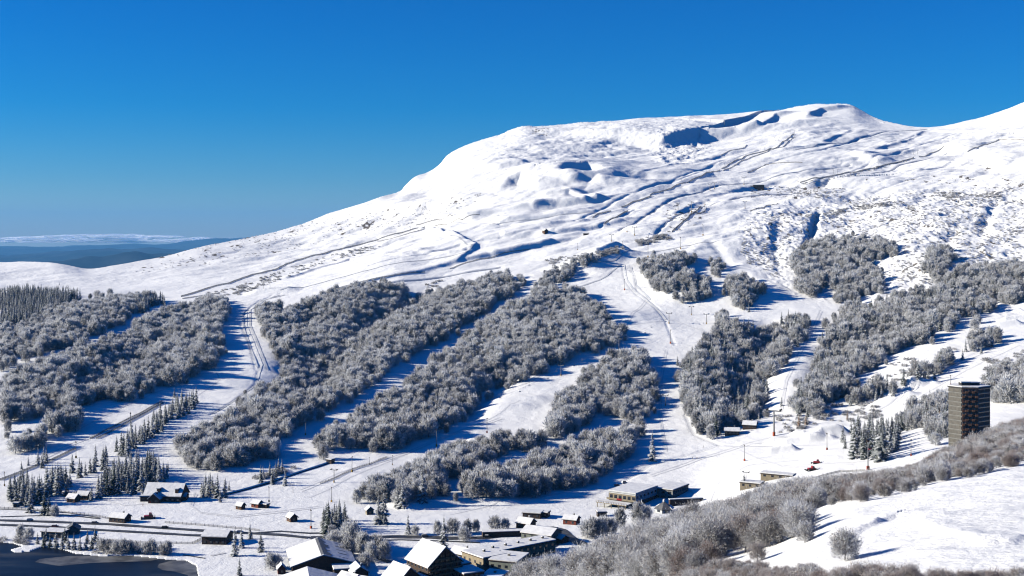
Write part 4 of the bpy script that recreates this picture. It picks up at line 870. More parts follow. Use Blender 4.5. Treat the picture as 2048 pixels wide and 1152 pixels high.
for i in range(13):
    x = -11.9 + i*1.98; m.box(x-.08, x+.08, -5.0, -4.84, 2.6, 3.7)
m.box(-12, 12, -5.02, -4.9, 3.7, 3.85); m.build('railing', M_BEIGE, t)
for x in (-11, -5.5, 0, 5.5, 11): m = MB(); m.box(x-.2, x+.2, -4.9, -4.5, -2, 2.2); m.build('post', M_BEIGE, t)

def hexroof(loc):
    t = empty('pavilion', loc); tag(t, 'six-sided pavilion with bare grey pointed roof below the ski lodge', 'pavilion')
    hx = [(7.2*math.cos(a), 7.2*math.sin(a)) for a in [math.pi/3*i + .2 for i in range(6)]]
    m = MB(); m.poly([(x*.86, y*.86) for x, y in hx], -3, 2.8); m.build('wall', M_PALE, t)
    m = MB(); n = 6; m.add([(x, y, 2.6) for x, y in hx] + [(0, 0, 7.2)], [(i, (i+1) % 6, 6) for i in range(6)] + [tuple(range(6))[::-1]]); rf = m.build('roof', M_SLATE, t)
    m = MB()
    for i in (0, 1, 5): 
        a, b_ = Vector((*hx[i], 2.6)), Vector((*hx[(i+1) % 6], 2.6)); c = Vector((0, 0, 7.2)); p = a.lerp(c, .0); q = b_.lerp(c, .0); e = b_.lerp(c, .45); f = a.lerp(c, .3); nrm = (b_-a).cross(c-a).normalized()
        m.add([v + nrm*.02 for v in (p, q, e, f)] + [v + nrm*.35 for v in (p, q, e, f)], [(0, 1, 2, 3), (4, 5, 6, 7), (0, 1, 5, 4), (1, 2, 6, 5), (2, 3, 7, 6), (3, 0, 4, 7)])
    m.build('snow_cover', M_SNOW, rf); m = MB(); m.tube((0, 0, 7.0), (0, 0, 8.6), .9, .7, 8); m.build('roof_cap', M_SNOW, t)
    for i in range(6):
        a = math.pi/3*(i+.5) + .2; x, y = 5.42*math.cos(a), 5.42*math.sin(a); m = MB(); m.box(x-1.2, x+1.2, y-.06, y+.06, .8, 2.2, rot=a+math.pi/2, c=(x, y)); m.build('window', M_GLASS, t)
hexroof(at(1328, 1024))
t = empty('retaining_wall', at(1372, 1008), R(12)); tag(t, 'long embankment wall, coloured dark for its shadow, with snowy top right of the grey pointed pavilion', 'wall')
m = MB(); m.box(-12, 12, -1.5, 1.5, -3, 3.6); m.build('wall', M_DARK, t); m = MB(); m.box(-12.2, 12.2, -1.3, 1.7, 3.603, 4.0); m.build('snow_cover', M_SNOW, t)  # shadow on the embankment wall put in as dark board colour

flatb('lift_station', at(1556, 956), 8, 22, 2.8, 62, 'low lift station with a beige end wall at the edge of the near wood', 'building', M_BEIGE, ns=4, nf=1, wsize=(1.6, 1.0))
flatb('ski_shop', at(1504, 974), 9, 14, 3.2, 62, 'low building with beige gable and dark side left of the lift station', 'building', M_BEIGE, ns=3, nf=2)
# lodges in the shade of the dark wood
gable('mountain_lodge', at(1487, 838), 9, 16, 3.4, 2.6, 75, 'longest dark timber lodge in the blue shade, topmost of the three under the wood', 'lodge', M_DARK, floors=1, ns=5)
gable('mountain_lodge', at(1500, 856), 8, 11, 3.2, 2.4, 70, 'dark timber lodge in the blue shade, middle one of the three, with jutting snowy roof', 'lodge', M_DARK, ns=3)
gable('mountain_lodge', at(1464, 868), 9, 12, 3.0, 2.0, 80, 'low dark timber lodge at the shade edge behind a row of small firs', 'lodge', M_DARK, ns=4)
# valley huts and houses
gable('farmhouse', at(333, 999), 15, 27, 4.2, 7.0, 82, 'big farmhouse with a steep snowy roof and dormers above the valley floor', 'house', M_DARK, roofm=M_SLATE, floors=1, ns=7, nf=3, dormers=4)
gable('annexe', at(312, 1004), 8, 9, 3.0, 3.4, -5, 'small front annexe with smooth white roof on the left of the big farmhouse', 'building', M_DARK, ns=2)
gable('shed', at(362, 1000), 6, 8, 3.0, 1.5, 88, 'small shed with white lean roof at the right end of the big farmhouse', 'shed', M_DARK, ns=1, nf=1, chimney=False)
flatb('shed', at(294, 1001), 8, 7, 3.2, 5, 'low dark shed at the left end of the big farmhouse', 'shed', M_DARK, ns=1, nf=2)
gable('hut', at(56, 1000), 4.6, 5.5, 2.6, 2.2, 70, 'small red-brown hut with white roof below the leftmost conifer clump', 'hut', M_RED, ns=1, nf=1, chimney=False)
gable('hut', at(147, 1003), 6, 7, 2.8, 2.2, 68, 'brown hut with white gable roof, lowest of the cluster under the plantation', 'hut', M_WOOD, ns=2, nf=1)
gable('hut', at(168, 998), 6, 8, 3.2, 2.0, 80, 'orange-brown hut on the right of the cluster under the plantation', 'hut', M_WOOD, ns=2, nf=2)
flatb('shed', at(143, 991), 7, 9, 2.6, 70, 'flat-roofed dark shed at the back of the hut cluster under the plantation', 'shed', M_DARK, ns=2, nf=1)
flatb('ticket_booth', at(33, 1014), 3.2, 3.0, 2.4, 0, 'tiny grey box hut beside the road fence at the left edge', 'booth', M_GREY, ns=1, nf=1)
gable('hut', at(240, 1043), 7, 12, 3.2, 2.0, 70, 'long dark wooden hut with a white roof beside the valley road', 'hut', M_DARK, ns=4, nf=2)
gable('hut', at(481, 1018), 4, 5, 2.6, 1.6, 60, 'small brown lift hut with deck, left of the two huts below the conveyor', 'hut', M_WOOD, ns=1, nf=1, chimney=False)
gable('hut', at(514, 1014), 5, 6, 2.8, 1.6, 62, 'red-brown lift hut right of the two huts below the conveyor', 'hut', M_RED, ns=1, nf=1, chimney=False)
flatb('drive_station', at(529, 1015), 3.5, 6, 2.2, 62, 'dark flat drive station attached right of the red-brown lift hut', 'hut', M_DARK, ns=1, nf=1)
gable('hut', at(584, 1042), 5, 6, 2.8, 2.0, 35, 'brown hut with pointed white roof at the foot of the drag lift', 'hut', M_WOOD, ns=2, nf=1, chimney=False)
gable('hut', at(739, 1028), 4.6, 4.6, 3.0, 1.8, 20, 'yellow-brown hut between the dark conifers above the road', 'hut', M_BEIGE, ns=1, nf=1, chimney=False)
gable('hut', at(563, 1146), 4.2, 5, 2.8, 2.2, 15, 'little dark red hut standing alone left of the snowy halls', 'hut', M_RED, ns=1, nf=1, chimney=False)
flatb('conveyor_cabin', at(661, 926), 4.4, 5, 2.8, 60, 'small white-topped cabin at the head of the covered conveyor', 'cabin', M_DARK, ns=1, nf=1)
flatb('snack_bar', at(1066, 1034), 9, 12, 3.2, 75, 'low dark-fronted building with a wide white roof right of the snow ramp', 'building', M_DARK, ns=3, nf=3)
flatb('garage', at(1086, 1033), 6, 8, 3.0, 70, 'dark garage with white roof attached right of the low dark-fronted building', 'garage', M_DARK, ns=2, nf=1)
gable('chalet', at(1143, 1047), 7, 9, 3.2, 1.8, 65, 'small red-brown chalet above the bend of the road', 'chalet', M_RED, ns=2, nf=2)
flatb('kiosk', at(1203, 1032), 6, 6, 2.8, 5, 'small square dark kiosk with white roof left of the ski lodge terrace', 'kiosk', M_DARK, ns=2, nf=2)
gable('mountain_hut', at(1090, 466, 900), 6, 7, 4.0, 2.0, 30, 'lone brown hut high on the open mountain among curving pistes', 'hut', M_WOOD, ns=1, nf=1)
flatb('restaurant', at(1517, 376, 900), 12, 20, 5.0, 85, 'dark low restaurant on the mountain shoulder among frosted shrubs', 'restaurant', M_DARK, ns=4, nf=3)
gable('mountain_hut', at(1172, 470, 900), 5, 8, 2.5, 1.0, 80, 'tiny flat dark hut on the piste right of the lone brown hut', 'hut', M_DARK, ns=1, nf=1, chimney=False)
gable('pump_house', at(435, 1084), 13, 15, 4.6, 2.0, 84, 'dark boarded hall with a white hipped roof between the road and the lake', 'hall', M_DARK, ns=4, nf=3, chimney=False)
# lakeside houses among the shore trees
flatb('boathouse', at(112, 1072), 10, 14, 3.4, 80, 'dark grey lakeside house behind the shore firs at the left', 'house', M_STONE, ns=3, nf=3, snow_t=0.15)
gable('lakeside_house', at(146, 1066), 8, 9, 3.2, 2.6, 15, 'dark slate-roofed house at the right of the lakeside pair', 'house', M_STONE, roofm=M_SLATE, snow_t=0, ns=2)
# village centre
def spot(u, d): x = (u - CU) / F * d; return (x, d, gz(x, d))
gable('hotel', spot(868, 675), 21, 22, 12.0, 8.6, 36, 'tall dark chalet-style hotel with one huge white roof slope', 'hotel', M_DARK, floors=4, ns=6, nf=6, wsize=(1.5, 1.3), over=1.0, snow_t=0.6)
hot = bpy.data.objects['hotel']
M_BALC = mat('light_balcony_boards', (0.30, 0.20, 0.11), 0.8, color2=(0.22, 0.14, 0.08), scale=1.0)
for fl in range(6):
    z = 1.0 + fl * 2.75; hw = 10.4 if z < 12 else max(1.5, 10.4 * (1 - (z - 11) / 9.2))
    m = MB(); m.box(-hw, hw, -12.3, -11.02, z, z + .16); m.box(-hw, hw, -12.3, -12.2, z + .163, z + .95)
    bl = m.build('balcony', M_BALC, hot)
    for i in range(int(hw // 1.7)):
        for s in (-1, 1): m = MB(); m.box(s*(.9 + i*1.75) - .55, s*(.9 + i*1.75) + .55, -11.09, -11.004, z + .2, z + 2.2); m.build('pane', M_GLASS, bl)
for x in (-7, -3.5, 0, 3.5, 7): m = MB(); m.box(x - .12, x + .12, -12.29, -11.03, 0, 12.5 + (10.5 - abs(x)) * .7); m.build('divider', M_DARK, hot)
gable('chalet', spot(804, 660), 15, 15, 6.5, 6.5, 38, 'white-roofed chalet in front and left of the tall hotel', 'chalet', M_DARK, floors=2, ns=3, nf=3, over=1.0)
flatb('link_building', spot(838, 656), 9, 14, 7.0, 38, 'low link with shaded snowy roof between the chalet and the tall hotel', 'building', M_DARK, floors=2, ns=3, nf=2)
gable('chalet', spot(748, 656), 16, 34, 3.6, 3.4, 62, 'long low roof at the bottom edge left of the white-roofed chalet', 'chalet', M_DARK, ns=5, nf=2)
gable('sports_hall', spot(641, 711), 34, 38, 4.6, 5.2, 14, 'wide hall whose snow is sliding off the dark strip along its ridge', 'hall', M_DARK, roofm=M_SLATE, ns=6, nf=5, over=1.2, chimney=False, floors=1)
hall = bpy.data.objects['sports_hall']; rfh = next(c for c in hall.children if c.name.startswith('roof')); k_ = 5.2 / 17
m = MB(); rs = random.Random(5); y = -19.2
while y < 19:          # snow has slid: bare sheeting along the ridge, broken edge of snow
    dy = rs.uniform(.7, 1.8); x1 = rs.uniform(2.2, 5.0); zt = 9.8
    m.prism([(.1, zt + .80), (x1, zt + .80 - k_*x1), (x1, zt + .83 - k_*x1), (.1, zt + .83)], y, min(y + dy, 19.2)); y += dy
m.prism([(-1.4, 9.8 + .80 - 1.4*k_), (0, 9.8 + .80), (0, 9.8 + .83), (-1.4, 9.8 + .83 - 1.4*k_)], -19.2, 19.2); m.build('bare_strip', M_SLATE, rfh)
for i in range(5):
    m = MB(); y = -16 + i*8; m.prism([(9, 9.8+.8-9*k_), (14, 9.8+.8-14*k_), (14, 9.8+.83-14*k_), (9, 9.8+.83-9*k_)], y, y + rs.uniform(.5, 1.6)); m.build('bare_patch', M_SLATE, rfh)
gable('market_hall', spot(618, 652), 30, 36, 4.4, 4.4, 12, 'wide white-roofed hall at the bottom edge below the sliding-snow hall', 'hall', M_DARK, roofm=M_SLATE, ns=5, nf=5, over=1.2, chimney=False)
flatb('terrace_house', spot(908, 682), 12, 16, 9.0, 30, 'dark balconied block directly right of the tall hotel', 'apartments', M_DARK, floors=3, ns=4, nf=4)
flatb('apartment_block', spot(936, 668), 12, 14, 8.0, 30, 'dark snowy-roofed block in front of the beige block', 'apartments', M_DARK, floors=3, ns=4, nf=4)
flatb('apartment_block', spot(968, 700), 16, 20, 9.0, 38, 'beige block with a white roof edge right of the hotel', 'apartments', M_BEIGE, floors=2, ns=4, nf=4, vents=1)
flatb('apartment_block', spot(1018, 692), 16, 20, 8.5, -20, 'grey-green block with small dark windows beside the near wood', 'apartments', M_GREEN, floors=2, ns=4, nf=4, vents=1)
flatb('apartment_block', spot(1036, 728), 13, 46, 7.0, -52, 'long low block with a row of roof vents behind the grey-green block', 'apartments', M_BEIGE, floors=2, ns=10, nf=3, vents=5)
gable('reception_building', spot(1083, 764), 15, 20, 6.0, 2.6, 62, 'pale green building with a low white roof by the bend of the road', 'building', M_GREEN, floors=2, ns=4, nf=4, chimney=False)
t = empty('parking_deck', spot(1006, 778), R(8)); tag(t, 'long dark parking deck wall below the road', 'parking deck')
m = MB(); m.box(-13, 13, -3, 3, -3, 3.2); m.build('wall', M_DARK, t); m = MB(); m.box(-13.2, 13.2, -2.6, 3.4, 3.203, 3.5); m.build('snow_cover', M_SNOW, t)
for i in range(6): m = MB(); m.box(-12+i*4.1, -9+i*4.1, -3.08, -3.004, .3, 2.4); m.build('bay', M_BLACK, t)
flatb('terrace_house', spot(990, 668), 11, 13, 6.0, -20, 'small dark block with white roof in front of the grey-green block', 'apartments', M_DARK, floors=2, ns=3, nf=3, vents=1)
gable('shop', spot(926, 722), 9, 12, 4.0, 2.4, 50, 'little dark shop with white roof behind the beige block', 'shop', M_DARK, ns=2, nf=2)
gable('house', spot(1052, 800), 8, 10, 3.6, 2.4, 60, 'small brown house behind the pale green building', 'house', M_WOOD, ns=2, nf=2)
gable('house', spot(716, 684), 9, 11, 3.8, 3.0, 20, 'small house among bare trees right of the two halls', 'house', M_DARK, ns=2, nf=2)
gable('house', spot(700, 664), 10, 12, 4.0, 3.4, 50, 'small chalet at the bottom edge between the lower hall and the long low roof', 'house', M_WOOD, ns=2, nf=2)
flatb('annexe', spot(688, 690), 12, 12, 4.0, 14, 'flat annexe at the right end of the sliding-snow hall', 'building', M_DARK, ns=2, nf=2)
gable('shelter', spot(1120, 762), 6, 9, 2.8, 1.6, 40, 'small dark shelter in the shade below the bend of the road', 'shelter', M_DARK, ns=1, nf=1, chimney=False)
gable('barn', spot(1205, 700), 12, 20, 5, 3.0, -60, 'barn showing only its white roof above the near wood', 'barn', M_GREY, ns=3, nf=2, chimney=False)

# ------------------------------------------------------------------ roads, laid as strips on the valley floor
road_m = mat('wet_asphalt', (0.035, 0.036, 0.04), 0.55, color2=(0.08, 0.08, 0.085), scale=0.3)
slush_m = mat('packed_snow', (0.50, 0.50, 0.51), 0.7, color2=(0.68, 0.68, 0.69), scale=0.4)
def ribbon(name, pts, w, m_, dz=0.12, kind='structure', dmin=560):
    P = [Vector(p) for p in px(pts, dmin)]; Q = [P[0]]
    for a, b_ in zip(P[:-1], P[1:]):
        n = max(1, int((b_-a).length / 3.5)); Q += [a.lerp(b_, (i+1)/n) for i in range(n)]
    vs, fs = [], []; K = 5
    for i, q in enumerate(Q):
        d = (Q[min(i+1, len(Q)-1)] - Q[max(i-1, 0)]); d.z = 0; d.normalize(); n_ = Vector((-d.y, d.x, 0)); wv = w * (1 + 0.25 * math.sin(i*0.9) * 0.4)
        for k in range(K):
            o = q + n_ * wv * (k/(K-1) - 0.5); vs.append((o.x, o.y, gz(o.x, o.y) + dz))
        if i:
            for k in range(K-1): a = (i-1)*K + k; fs.append((a, a+1, a+K+1, a+K))
    m = MB(); m.add(vs, fs); o = m.build(name, m_, smooth=True); tag(o, kind=kind); return o
ribbon('road', [(-60,1039),(0,1041),(100,1044),(219,1049),(320,1056),(410,1062),(480,1066),(560,1070),(617,1076)], 5.0, road_m, 0.30)
ribbon('road', [(-60,1047),(0,1050),(100,1054),(191,1060),(300,1066),(383,1071),(430,1072)], 4.5, road_m, 0.32)
ribbon('road', [(620,1076),(700,1076),(784,1074),(860,1075),(900,1077),(965,1076),(1000,1072),(1040,1065),(1075,1059),(1104,1056),(1122,1061),(1132,1070),(1150,1082),(1172,1092)], 7.0, road_m, 0.34)
ribbon('road', [(505,1067),(560,1063),(617,1067),(700,1066)], 2.5, road_m, 0.36)
ribbon('road', [(640,1084),(800,1080),(900,1083),(960,1086)], 2.2, road_m, 0.30)
ribbon('road', [(1085,1098),(1110,1085),(1130,1080)], 9.0, road_m, 0.38)
ribbon('parking_surface', [(0,1034),(130,1030),(200,1038)], 2.0, road_m, 0.25); ribbon('footpath', [(-20,1018),(60,1021),(130,1025),(200,1036)], 1.2, road_m, 0.2)
ribbon('footpath', [(780,1125),(740,1110),(712,1098)], 4.0, road_m, 0.2); ribbon('footpath', [(366,1110),(410,1117)], 1.4, road_m, 0.2); ribbon('footpath', [(422,1112),(450,1106)], 2.4, slush_m, 0.2)

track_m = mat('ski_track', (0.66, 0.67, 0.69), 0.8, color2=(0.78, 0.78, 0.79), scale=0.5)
track_h = mat('shaded_track_snow', (0.50, 0.52, 0.56), 0.8, color2=(0.66, 0.67, 0.69), scale=0.1)  # upper tracks: groove shade put into a darker snow colour
TRK = [[(560,590),(520,602),(493,625),(492,650),(508,690),(523,730),(512,770),(470,800),(425,828)],[(552,592),(512,607),(485,630),(488,660),(500,695),(515,735)],[(570,590),(530,600),(500,620),(500,650),(520,700),(535,740)],
 [(1248,530),(1253,560),(1278,590),(1312,615),(1332,640)],[(1262,535),(1272,570),(1300,600)],[(1370,830),(1390,870),(1440,892),(1560,886),(1650,890)],[(1300,950),(1400,915),(1500,885),(1600,860)],[(1420,1000),(1440,960),(1500,930),(1600,920)],
 [(1990,692),(1880,742),(1800,790),(1740,828)],[(2040,690),(1930,742),(1830,800),(1760,830),(1700,850)],[(1640,620),(1600,700),(1570,760),(1560,820)],[(430,1000),(330,1006),(250,1011),(180,992)],[(640,1012),(560,1022),(470,1032),(400,1024),(380,1010),(390,985)],
 [(1100,1002),(1200,987),(1300,932),(1440,892)],[(1330,700),(1320,760),(1318,830),(1330,900)],[(900,1030),(1000,1000),(1130,985)],[(600,980),(680,945),(780,915),(900,868),(1000,835)],[(620,995),(700,955),(820,905),(950,850),(1040,800)],
 [(1130,700),(1060,760),(990,790)],[(1240,655),(1300,645),(1350,640),(1400,660)],[(1215,670),(1255,640),(1290,600)],[(1160,540),(1230,520),(1262,500),(1330,500),(1440,480)],[(1110,590),(1200,560),(1240,530)],[(120,880),(200,835),(300,790),(420,740)],[(60,925),(160,880),(260,835)],
 [(440,640),(400,680),(440,760),(380,800)],[(1440,1010),(1400,1000),(1360,960)],[(1600,930),(1700,925),(1800,915)],[(1480,900),(1560,930),(1640,935)],[(660,590),(760,570),(880,555),(1000,535)],[(560,580),(700,550),(850,520),(930,505),(945,490),(900,470)],[(1240,460),(1340,400),(1440,370),(1560,350),(1700,330)],[(1300,480),(1380,420),(1480,395),(1600,385)],[(1700,350),(1800,330),(1900,300),(2040,290)],[(1590,300),(1700,285),(1800,262),(1855,258)],[(960,455),(1060,440),(1200,425)]]
for i, p_ in enumerate(TRK):
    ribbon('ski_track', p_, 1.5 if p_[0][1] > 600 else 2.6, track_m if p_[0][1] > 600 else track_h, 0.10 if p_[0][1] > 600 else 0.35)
    if i % 2 == 0 and p_[0][1] > 600: ribbon('ski_track', [(a + 4, b_ + 3) for a, b_ in p_], 1.2, track_m, 0.14)

# ------------------------------------------------------------------ lines on the slopes: snow fences and the covered conveyor
M_FENCE = mat('weathered_fence_boards', (0.17, 0.155, 0.14), 0.9, color2=(0.32, 0.31, 0.30), scale=1.0)
def fence(pts, label, h=1.9, step=None, dmin=560, group='snow fences', name='snow_fence', gap=0.14):
    P = [Vector(p) for p in px(pts, dmin)]; Q = [P[0]]; step = step or max(3.0, P[0].y / 400)
    for a, b_ in zip(P[:-1], P[1:]):
        n = max(1, int((b_-a).length / step)); Q += [a.lerp(b_, (i+1)/n) for i in range(n)]
    Q = [Vector((q.x, q.y, gz(q.x, q.y))) for q in Q]; o0 = Q[0]
    r = empty(name, o0); tag(r, label, 'snow fence', group); m = MB(); k = MB(); hs_ = h / 4
    for a, b_ in zip(Q[:-1], Q[1:]):
        a = a - o0; b_ = b_ - o0; d = b_ - a; d.z = 0; d.normalize(); n_ = Vector((-d.y, d.x, 0)) * 0.05
        for s in range(4):
            z0, z1 = s*hs_ + 0.1, (s+1)*hs_ + 0.1 - gap
            m.add([(*(a+n_).xy, a.z+z0), (*(b_+n_).xy, b_.z+z0), (*(b_+n_).xy, b_.z+z1), (*(a+n_).xy, a.z+z1), (*(a-n_).xy, a.z+z0), (*(b_-n_).xy, b_.z+z0), (*(b_-n_).xy, b_.z+z1), (*(a-n_).xy, a.z+z1)],
                  [(0, 1, 2, 3), (5, 4, 7, 6), (4, 0, 3, 7), (1, 5, 6, 2), (3, 2, 6, 7), (4, 5, 1, 0)])
        k.box(a.x-.09, a.x+.09, a.y-.09, a.y+.09, a.z-.5, a.z+h+.25)
    n0 = len(m.v); m.add(k.v, k.f); m.build('boards', M_FENCE, r)
FN = [([(362,594),(430,573),(500,552),(570,530),(640,510),(700,494),(760,478),(815,463),(850,455)], 'longest snow fence climbing the open left flank below the skyline shrubs', 3.4),
 ([(365,598),(405,592),(440,586)], 'short snow fence below the lower end of the longest fence', 2.4),
 ([(832,451),(875,440),(905,432)], 'snow fence continuing beyond the upper end of the longest fence', 3.0),
 ([(870,452),(925,440),(960,430)], 'snow fence above the S-shaped piste bend', 2.6),
 ([(755,483),(800,473),(850,458)], 'thin snow fence just below the top of the longest fence', 2.4),
 ([(655,583),(700,571),(740,560),(790,551),(850,545)], 'curving snow fence above the middle of the central wood', 2.6),
 ([(900,538),(960,519),(1010,506),(1060,499)], 'snow fence right of the curving one, under the double piste', 2.6),
 ([(180,878),(230,853),(280,828),(325,803)], 'left of two parallel snow fences on the lower left piste', 2.4),
 ([(193,878),(243,853),(292,826),(328,806)], 'right of two parallel snow fences on the lower left piste', 2.4),
 ([(0,961),(60,938),(110,918),(152,898)], 'snow fence at the bottom of the lower left piste', 2.2),
 ([(1443,338),(1466,325),(1490,313),(1530,303),(1560,290),(1588,269)], 'upper zigzag snow fence under the summit cornice', 3.6),
 ([(1446,342),(1472,330),(1500,316),(1535,304),(1570,291),(1590,274)], 'second zigzag snow fence right beside the upper one', 2.8),
 ([(1300,391),(1345,376),(1385,360),(1405,352),(1440,341)], 'snow fence linking the zigzag pair down towards the fingers', 3.4),
 ([(1442,311),(1470,300),(1486,297),(1493,290)], 'short bent snow fence under the shaded cliff', 2.8),
 ([(1495,346),(1530,330),(1570,326),(1605,326)], 'snow fence along the piste between the two lift lines', 3.0),
 ([(1600,366),(1640,358),(1680,350),(1720,343),(1760,334),(1800,325),(1828,316)], 'dark bushy snow fence rising to the right lift pylons', 4.0),
 ([(1838,314),(1860,307),(1888,293)], 'snow fence above a smooth hollow at the upper right', 3.0),
 ([(1935,304),(1960,293),(1998,280),(2048,281)], 'snow fence on the ridge at the right edge', 3.2),
 ([(1344,465),(1360,450),(1376,437),(1392,424),(1410,413)], 'thick snow fence slanting up the nose above the small firs', 4.0),
 ([(1394,428),(1413,416)], 'very short snow fence beside the top of the thick one', 3.0),
 ([(1209,449),(1232,436),(1256,423)], 'lone straight snow fence on the smooth slope left of the nose', 4.0),
 ([(1243,415),(1275,403),(1303,393)], 'upper left finger of snow fence below the mountain fold', 4.0),
 ([(1185,436),(1200,428),(1222,423)], 'lower left finger of snow fence below the mountain fold', 3.4),
 ([(1500,423),(1530,414),(1556,408)], 'snow fence on the shoulder left of the big shrubs', 3.0),
 ([(1590,1046),(1625,1044)], 'dark board fence in the snow gap of the near wood', 1.4),
 ([(1630,958),(1680,944),(1730,942)], 'dark board fence above the near wood left of the red lance', 1.6)]
for pts, lab, h in FN: fence(pts, lab, h * (0.62 if h > 2.3 else 0.8))
def netfence(pts, label, name='fence', h=1.3):
    fence(pts, label, h, group='valley fences', name=name, gap=0.2)
netfence([(0,1017),(60,1020),(130,1026),(200,1034),(222,1040)], 'post fence along the footpath at the far left of the valley')
netfence([(330,1046),(400,1051),(480,1058),(520,1062)], 'post fence along the upper road in the valley')
netfence([(215,1082),(300,1087),(385,1088),(405,1078)], 'fence round the snowy sports pitch near the lake')
netfence([(640,968),(668,958),(700,942),(775,915)], 'rope fence beside the drag lift under the central woods')
t = empty('covered_conveyor', at(500, 978)); tag(t, 'long low covered conveyor climbing in the blue shade to a cabin', 'conveyor')
P = [Vector(p) - Vector(at(500, 978)) for p in px([(432,994),(470,985),(500,977),(550,962),(600,945),(635,934),(655,927)], 560)]
m = MB(); g = MB()
for a, b_ in zip(P[:-1], P[1:]):
    d = b_-a; n = max(1, int(d.length/5))
    for i in range(n):
        p, q = a + d*i/n, a + d*(i+1)/n; s = Vector((d.y, -d.x, 0)).normalized()*1.3; zz = Vector((0, 0, 1))
        m.add([p-s-zz*.3, p+s-zz*.3, p+s+zz*.75, p-s+zz*.75, q-s-zz*.3, q+s-zz*.3, q+s+zz*.75, q-s+zz*.75], [(0, 1, 2, 3), (7, 6, 5, 4), (1, 5, 6, 2), (4, 0, 3, 7), (3, 2, 6, 7)])
        g.add([p-s*.9+zz*.751, p+s*.9+zz*.751, p+zz*1.45, q-s*.9+zz*.751, q+s*.9+zz*.751, q+zz*1.45], [(0, 1, 2), (5, 4, 3), (1, 4, 5, 2), (3, 0, 2, 5)])
m.build('tunnel', M_DARK, t); g.build('snow_cover', M_SNOW, t)

# ------------------------------------------------------------------ lifts, poles, vehicles, people
def pylon_proto(kind):
    t = empty('lift_pylon', (0, 0, 0)); m = MB(); m.tube((0, 0, -1.5), (0, 0, 10), .38, .26, 8); m.build('mast', M_STEEL, t)
    m = MB(); m.box(-2.9, 2.9, -.22, .22, 9.7, 10.15); m.build('crossarm', M_STEEL, t)
    for s in (-1, 1):
        m = MB(); m.box(s*2.7-.12, s*2.7+.12, -1.7, 1.7, 10.16, 10.5); 
        for y in (-1.4, -.5, .5, 1.4): m.tube((s*2.7-.1, y, 10.55), (s*2.7+.1, y, 10.55), .28, .28, 8)
        m.build('sheave_train', M_BLACK, t)
    m = MB(); m.tube((0, 0, -.5), (0, 0, 1.6), .55, .55, 8); m.build('padding', M_YELLOW if kind else M_ORANGE, t); return t
def drag_proto():
    t = empty('drag_lift_pylon', (0, 0, 0)); m = MB(); m.tube((0, 0, -1.5), (0, 0, 7.2), .26, .2, 8); m.tube((0, 0, 7.1), (-1.7, 0, 8.4), .18, .14, 6); m.build('mast', M_STEEL, t)
    m = MB(); m.box(-2.5, -.9, -.12, .12, 8.3, 8.6); m.build('crossarm', M_STEEL, t); m = MB(); m.tube((-2.4, 0, 8.1), (-2.4, 0, 8.6), .3, .3, 8); m.build('pulley', M_BLACK, t); return t
def lance_proto(pad):
    t = empty('snow_lance', (0, 0, 0)); m = MB(); m.tube((0, 0, -1), (0, 0, 9.4), .20, .14, 8); m.build('pole', M_STEEL, t)
    m = MB(); m.tube((0, 0, 9.4), (.7, -.2, 10.0), .2, .12, 6); m.box(-.35, .35, -.3, .3, 9.2, 9.5); m.build('nozzle', M_DARK, t)
    m = MB(); m.box(-.42, .42, -.42, .42, -.4, 1.3); m.build('crash_pad', pad, t); return t
protos = {'T': pylon_proto(1), 'O': pylon_proto(0), 'D': drag_proto(), 'L': lance_proto(M_ORANGE), 'Y': lance_proto(M_YELLOW)}; used = set()
def place(kind, u, v, hpx, label, cat, group=None, rz=0, dmin=560):
    o = protos[kind]
    if kind in used: o = copy_tree(o)
    used.add(kind); x, y, z = gpos(u, v, dmin); hm = hpx * y / F; o.location = (x, y, z); s = hm / {'T': 10.3, 'O': 10.3, 'D': 8.4, 'L': 9.8, 'Y': 9.8}[kind]; o.scale = (max(s, .6),)*3; o.rotation_euler = (0, 0, R(rz)); tag(o, label, cat)
    if group: o['group'] = group
    elif 'group' in o: del o['group']
    return o
PY = [('O',1548,872,52,'tallest grey lift pylon, standing at the lower edge of the shaded lodges'),('O',1492,968,24,'lift pylon with arms beside the low beige-gabled building'),
 ('T',668,965,26,'arm-topped pylon at the middle of the lower central piste'),('T',1331,811,21,'arm-topped pylon in the striped shade of the narrow piste'),('T',1338,647,21,'arm-topped pylon left on the sunny bowl between the woods'),
 ('T',1383,630,17,'arm-topped pylon at the top of the sunny bowl'),('T',1413,648,20,'arm-topped pylon on the right of the sunny bowl'),('T',1223,483,14,'arm-topped pylon left of the small firs on the ridge'),
 ('T',1269,471,17,'arm-topped pylon directly above the small firs on the ridge'),('T',1356,419,13,'arm-topped pylon on the nose left of the thick fence'),('T',1490,417,14,'arm-topped pylon on the shoulder with a snow gun'),
 ('T',1420,381,13,'left of two arm-topped pylons side by side above the nose'),('T',1429,378,13,'right of two arm-topped pylons side by side above the nose'),('T',1488,370,16,'arm-topped pylon left of the mountain restaurant'),
 ('T',1596,364,10,'arm-topped pylon at the lower end of the dark bushy fence'),('T',1122,752,22,'chairlift pylon in the shade beside the big central wood'),('T',1238,699,22,'chairlift pylon at the right corner of the big central wood'),('O',713,884,28,'pylon at the lower tip of the big central wood')]
for k, u, v, h, l in PY: place(k, u, v, h, l, 'lift pylon', rz=random.uniform(-35, -20))
DL = [(1585,268,'upper'),(1554,282,'upper'),(1525,302,'upper'),(1490,313,'upper'),(1452,329,'upper'),(1416,345,'upper'),(1366,363,'upper'),(1323,381,'upper')]
